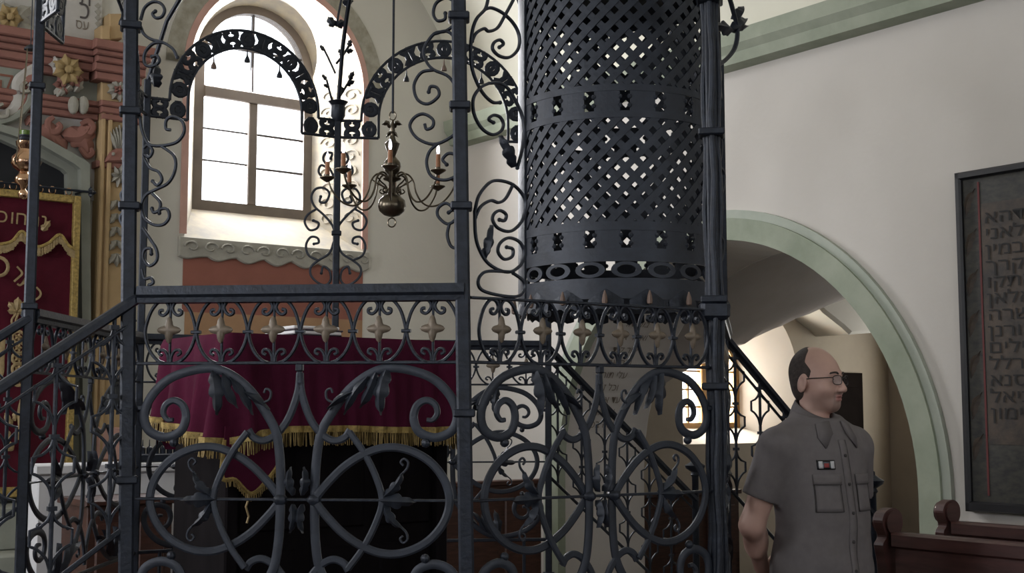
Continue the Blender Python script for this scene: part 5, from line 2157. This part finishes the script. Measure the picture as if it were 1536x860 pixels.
# head, in its own frame: looking along -Y, chin at z 1.555, crown at 1.79
def head(X, Y, Z):
    d = ell(X, Y, Z, (0, .022, 1.700), (.0765, .098, .092))
    d = smin(d, ell(X, Y, Z, (0, -.030, 1.668), (.066, .064, .080)), .03)
    d = smin(d, ell(X, Y, Z, (0, -.026, 1.615), (.056, .062, .058)), .03)
    d = smin(d, ell(X, Y, Z, (0, -.062, 1.578), (.030, .028, .024)), .03)
    for s in (-1, 1):
        d = smin(d, ell(X, Y, Z, (s * .040, -.062, 1.636), (.024, .024, .022)), .02)
        d = smin(d, cap(X, Y, Z, (s * .012, -.090, 1.690), (s * .044, -.076, 1.692), .008, .007), .014)
        d = smax(d, -ell(X, Y, Z, (s * .031, -.101, 1.670), (.019, .018, .012)), .012)
        d = smin(d, ell(X, Y, Z, (s * .031, -.073, 1.669), (.016, .016, .013)), .004)
    # nose
    d = smin(d, cap(X, Y, Z, (0, -.089, 1.680), (0, -.111, 1.640), .0085, .0125), .012)
    d = smin(d, ell(X, Y, Z, (0, -.113, 1.634), (.013, .013, .011)), .006)
    for s in (-1, 1):
        d = smin(d, ell(X, Y, Z, (s * .0125, -.100, 1.632), (.009, .012, .009)), .006)
    # mouth
    d = smin(d, ell(X, Y, Z, (0, -.088, 1.611), (.024, .012, .007)), .006)
    d = smin(d, ell(X, Y, Z, (0, -.087, 1.599), (.021, .012, .007)), .006)
    d = smax(d, -ell(X, Y, Z, (0, -.102, 1.6053), (.024, .012, .0022)), .003)
    # ears
    for s in (-1, 1):
        e = ell(X, Y + (Z - 1.66) * .18, Z, (s * .080, .022, 1.658), (.011, .021, .034))
        e = smax(e, -ell(X, Y, Z, (s * .091, .020, 1.662), (.008, .010, .018)), .006)
        d = smin(d, e, .006)
    # neck
    d = smin(d, cap(X, Y, Z, (0, .018, 1.48), (0, .022, 1.62), .060, .055), .025)
    return d


def shirt(X, Y, Z):
    d = torso(X, Y, Z) - .016
    d = smin(d, ell(X, Y, Z, (0, -.005, .95), (.192, .145, .22)), .06)
    for s in (-1, 1):
        sh, el = np.array((s * SH[0], SH[1], SH[2])), np.array((s * EL[0], EL[1], EL[2]))
        q = cap(X, Y, Z, sh, sh + (el - sh) * .9, .074, .071)
        ax = (el - sh) / np.linalg.norm(el - sh)
        t = (X - sh[0]) * ax[0] + (Y - sh[1]) * ax[1] + (Z - sh[2]) * ax[2]
        q = np.maximum(q, t - .185)
        d = smin(d, q, .025)
    # soft wrinkles
    d = d + .0035 * np.sin(38 * (Z * .8 + .55 * X) + 6 * np.sin(9 * Y + 4 * X)) * np.clip((1.32 - Z) * 4, 0, 1) + .003 * np.sin(30 * Z - 22 * X + 3 * np.sin(14 * X)) * np.clip((1.22 - Z) * 3, 0, 1)
    d = np.maximum(d, .80 - Z)
    d = np.maximum(d, -(np.sqrt(X ** 2 + (Y - .012) ** 2) - .061 + np.maximum(0, 1.50 - Z) * .9))
    d = np.maximum(d, Z - 1.552 - .25 * (Y - .02))
    return d


d_man = 4.8
PM = at(1229, 700, d_man)
YAW, HYAW = math.radians(30), math.radians(46)
man = tag(empty('person', (PM.x, PM.y, 0)), 'standing man in a grey-brown short-sleeved shirt and glasses, hands behind his back', 'person')
man.rotation_euler = (0, 0, YAW)
man.scale = (.95, 1, 1)


def np_obj(name, vs, fs, m, parent, rot=0.0, piv=(0, .02)):
    if rot:
        c, s = math.cos(rot), math.sin(rot)
        x, y = vs[:, 0] - piv[0], (vs[:, 1] - piv[1]) * .93
        vs = np.stack([piv[0] + x * c - y * s, piv[1] + x * s + y * c, vs[:, 2]], 1)
    me = bpy.data.meshes.new(name)
    me.from_pydata(vs.tolist(), [], fs.tolist())
    me.materials.append(m)
    me.polygons.foreach_set('use_smooth', [True] * len(me.polygons))
    me.update()
    o = bpy.data.objects.new(name, me)
    COL.objects.link(o)
    o.parent = parent
    WPOS[o.name] = V((0, 0, 0))
    return o


HR = HYAW - YAW
body_fn = lambda X, Y, Z: smin(smin(torso(X, Y, Z), arms(X, Y, Z), .02), np.minimum(legs(X, Y, Z), feet(X, Y, Z) + .008), .03)
v1, f1 = sn(lambda X, Y, Z: np.maximum(body_fn(X, Y, Z), Z - 1.53), (-.36, -.23, -.01), (.36, .30, 1.60), .0085)
v2, f2 = sn(head, (-.11, -.15, 1.47), (.11, .15, 1.82), .0033)
hv = v2.copy()
c_, s_ = math.cos(HR), math.sin(HR)
hx, hy = v2[:, 0] * 1.0, (v2[:, 1] - .02) * .93
hv[:, 0], hv[:, 1] = hx * c_ - hy * s_, .02 + hx * s_ + hy * c_
bo = np_obj('body', np.concatenate([v1, hv]), np.concatenate([f1, f2 + len(v1)]), M['skin'], man)
me = bo.data
X_, Y_, Z_ = v2.T
sm = lambda x, a, b: np.clip((x - a) / (b - a), 0, 1)
beard = sm(Y_, -.055, -.075) * sm(np.abs(X_), .036, .026) * sm(Z_, 1.629, 1.622) * sm(np.sqrt((X_ / .5) ** 2 + (Z_ - 1.590) ** 2), .004, .012)
jaw = .55 * sm(Z_, 1.635, 1.600) * sm(Z_, 1.548, 1.562) * sm(Y_, .03, -.01)
lip = sm(np.abs(X_), .024, .018) * sm(np.abs(Z_ - 1.6045), .013, .009) * sm(Y_, -.086, -.092)
for nm, val in (('stubble', np.maximum(.8 * beard, jaw) * (1 - lip)), ('lip', lip)):
    at_r = me.attributes.new(nm, 'FLOAT', 'POINT')
    at_r.data.foreach_set('value', np.concatenate([np.zeros(len(v1)), val]).astype(np.float32))
# hair: short, dark, receding
def hair(X, Y, Z):
    d = ell(X, Y, Z, (0, .022, 1.700), (.0800, .1015, .0955))
    d = smin(d, ell(X, Y, Z, (0, .052, 1.64), (.066, .052, .06)), .03)
    front = .014 - .95 * np.clip(1.735 - Z, 0, .033) + 1.5 * np.clip(1.672 - Z, 0, .03) - Y      # hairline: keeps the crown and the back
    d = smax(d, front, .006)
    d = smax(d, 1.595 - Z, .01)
    bald = ell(X, Y, Z, (0, -.02, 1.80), (.055, .055, .05))
    return smax(d, -bald, .01)


v, f = sn(hair, (-.10, -.06, 1.57), (.10, .14, 1.81), .004)
np_obj('hair', v, f, M['hair'], man, HR)
v, f = sn(shirt, (-.38, -.23, .78), (.38, .26, 1.56), .007)
np_obj('shirt', v, f, M['shirt'], man)
v, f = sn(lambda X, Y, Z: np.maximum(smin(smin(legs(X, Y, Z, .018), ell(X, Y, Z, (0, .01, .93), (.178, .128, .14)), .05), 10, .01), np.maximum(Z - .98, .05 - Z)), (-.24, -.18, .03), (.24, .20, 1.0), .01)
np_obj('trousers', v, f, M['trousers'], man)
v, f = sn(feet, (-.19, -.22, -.01), (.19, .12, .17), .007)
np_obj('shoes', v, f, M['shoe'], man)


def front_y(x, z, fn=shirt):
    ys = np.linspace(-.24, .1, 341)
    d = fn(np.full_like(ys, x), ys, np.full_like(ys, z))
    k = np.argmax(d < 0)
    return float(ys[k])


class MBL(MB):
    """mesh in the person's own frame"""
    def build(s, name, mat_, parent, smooth=False, rot=0.0):
        return np_obj(name, np.array([tuple(p) for p in s.v]), _F(s.f), mat_, parent, rot) if not smooth else np_obj(name, np.array([tuple(p) for p in s.v]), _F(s.f), mat_, parent, rot)


class _F(list):
    def tolist(s):
        return list(s)


def patch(name, x0, x1, z0, z1, off, m, nx=8, nz=8, th=.004, parent=None):
    mb = MBL()
    vs = []
    for k in (0, 1):
        for j in range(nz + 1):
            for i in range(nx + 1):
                x, z = x0 + (x1 - x0) * i / nx, z0 + (z1 - z0) * j / nz
                edge = .0 if 0 < i < nx and 0 < j < nz else -.0015
                vs.append((x, front_y(x, z) - off - edge * 0 + k * th, z))
    K = (nx + 1) * (nz + 1)
    fs = []
    for j in range(nz):
        for i in range(nx):
            a = j * (nx + 1) + i
            fs.append((a, a + 1, a + nx + 2, a + nx + 1))
            fs.append((K + a, K + a + nx + 1, K + a + nx + 2, K + a + 1))
    for i in range(nx):
        fs += [(i, K + i, K + i + 1, i + 1), (nz * (nx + 1) + i, nz * (nx + 1) + i + 1, K + nz * (nx + 1) + i + 1, K + nz * (nx + 1) + i)]
    for j in range(nz):
        a = j * (nx + 1)
        fs += [(a, a + nx + 1, K + a + nx + 1, K + a), (a + nx, K + a + nx, K + a + 2 * nx + 1, a + 2 * nx + 1)]
    mb.add(vs, fs)
    return mb.build(name, m, parent or man)


patch('placket', -.016, .016, .80, 1.455, .004, M['shirt'], 2, 60)
patch('placket_seam', .016, .019, .80, 1.455, .0045, M['shirt_seam'], 1, 60)
for z in (1.40, 1.30, 1.20, 1.10, 1.00, .90):
    y = front_y(0, z)
    mb = MBL()
    tube(mb, [(0, y - .004, z), (0, y - .0085, z)], .0058, 10)
    mb.build('button', M['shirt_seam'], man)
for s in (-1, 1):
    x0, x1 = (-.135, -.040) if s < 0 else (.040, .135)
    pk = patch('chest_pocket', x0, x1, 1.205, 1.325, .004, M['shirt'], 8, 8)
    patch('pocket_flap', x0 - .003, x1 + .003, 1.30, 1.335, .009, M['shirt'], 8, 3)
    for (a, b) in ((x0 - .001, x0 + .0015), (x1 - .0015, x1 + .001)):
        patch('pocket_seam', a, b, 1.205, 1.30, .0055, M['shirt_seam'], 1, 8)
    patch('pocket_seam', x0, x1, 1.2035, 1.2065, .0055, M['shirt_seam'], 8, 1)
    patch('flap_seam', x0 - .003, x1 + .003, 1.2985, 1.3010, .0105, M['shirt_seam'], 8, 1)
# chest badge: white-black-red
bx0, bx1, bz0, bz1 = -.118, -.052, 1.352, 1.385
patch('chest_badge', bx0, bx1, bz0, bz1, .005, M['metal_dark'], 6, 4)
patch('badge_field', bx0 + .004, bx0 + .018, bz0 + .004, bz1 - .004, .0065, M['patch_white'], 3, 3)
patch('badge_field', bx1 - .018, bx1 - .004, bz0 + .004, bz1 - .004, .0065, M['patch_white'], 3, 3)
patch('badge_emblem', (bx0 + bx1) / 2 - .010, (bx0 + bx1) / 2 + .008, bz0 + .007, bz1 - .011, .0065, M['patch_red'], 3, 3)
# collar: stand and fall, opening in front, with two points
mb = MBL()
n = 30
vs = []
sec = ((.060, -.060), (.0625, .0), (.070, .003), (.080, -.020), (.094, -.058), (.090, -.059), (.074, -.018))
for i in range(n + 1):
    an = math.radians(-90 + 22 + 316 * i / n)
    f_ = (1 - math.sin(an)) / 2
    top = 1.600 - .072 * f_ ** 1.3
    for (q, dz) in sec:
        k = 1 + .10 * f_ if q > .078 else 1
        e = max(0, (f_ - .8) / .2)
        vs.append((q * k * math.cos(an) * 1.02, .020 + q * k * math.sin(an) * (1.0 + .1 * f_), top + dz * (1 + .5 * e if q > .085 else 1)))
fs = []
m = len(sec)
for i in range(n):
    for k in range(m):
        a = i * m + k
        b_ = i * m + (k + 1) % m
        fs.append((a, a + m, b_ + m, b_))
fs += [tuple(range(m)), tuple(n * m + k for k in range(m))[::-1]]
mb.add(vs, fs)
co = mb.build('collar', M['shirt'], man)
for s in (-1, 1):
    mb = MBL()
    p = [(s * .030, -.080, 1.522), (s * .082, -.060, 1.512), (s * .096, -.085, 1.462), (s * .078, -.105, 1.425), (s * .034, -.095, 1.478)]
    p = [(x, min(y, front_y(x, z) - .009), z) for (x, y, z) in p]
    k = len(p)
    vs = p + [(x, y + .007, z) for (x, y, z) in p]
    mb.add(vs, [tuple(range(k)), tuple(range(k, 2 * k))[::-1]] + [(i, k + i, k + (i + 1) % k, (i + 1) % k) for i in range(k)])
    mb.build('collar_point', M['shirt'], man)
# undershirt showing at the open neck
v, f = sn(lambda X, Y, Z: np.maximum(ell(X, Y, Z, (0, .005, 1.46), (.064, .078, .06)), np.abs(Z - 1.465) - .028), (-.08, -.09, 1.43), (.08, .1, 1.50), .006)
np_obj('undershirt', v, f, M['tshirt'], man)
# eyes, brows, spectacles (head frame)
for s in (-1, 1):
    mb = MBL()
    ball(mb, (s * .031, -.0755, 1.670), .0125, 12)
    ey = mb.build('eye', M['eye'], man, rot=HR)
    mb = MBL()
    ball(mb, (s * .031 + .001, -.0845, 1.670), .0052, 10)
    mb.build('iris', M['iris'], man, rot=HR)
    mb = MBL()
    tube(mb, cr([(s * .012, -.099, 1.690), (s * .026, -.097, 1.696), (s * .042, -.086, 1.694), (s * .050, -.074, 1.688)], 4), [.002] + [.0038] * 10 + [.0025] * 2, 6)
    mb.build('eyebrow', M['hair'], man, rot=HR)
gl = bpy.data.objects.new('glasses', None)
COL.objects.link(gl)
gl.parent = man
for s in (-1, 1):
    rim = []
    for k in range(24):
        an = 2 * math.pi * k / 24
        cx, cz = math.copysign(abs(math.cos(an)) ** .7, math.cos(an)), math.copysign(abs(math.sin(an)) ** .7, math.sin(an))
        x = s * (.033 + .024 * cx)
        rim.append((x, -.112 + .012 * (abs(x) / .057) ** 2, 1.668 + .0165 * cz))
    mb = MBL()
    tube(mb, rim, .0014, 6, True)
    mb.build('spectacle_rim', M['metal_dark'], gl, rot=HR)
    mb = MBL()
    mb.add(rim + [(p[0], p[1] + .0015, p[2]) for p in rim], [tuple(range(24)), tuple(range(24, 48))[::-1]])
    mb.build('lens', M['lens'], gl, rot=HR)
    mb = MBL()
    tube(mb, [(s * .057, -.101, 1.676), (s * .066, -.090, 1.677), (s * .079, -.02, 1.675), (s * .083, .022, 1.672), (s * .080, .036, 1.655)], .0018, 6)
    mb.build('temple_arm', M['metal_dark'], gl, rot=HR)
mb = MBL()
tube(mb, cr([(-.010, -.112, 1.673), (0, -.117, 1.678), (.010, -.112, 1.673)], 4), .0014, 6)
mb.build('bridge', M['metal_dark'], gl, rot=HR)
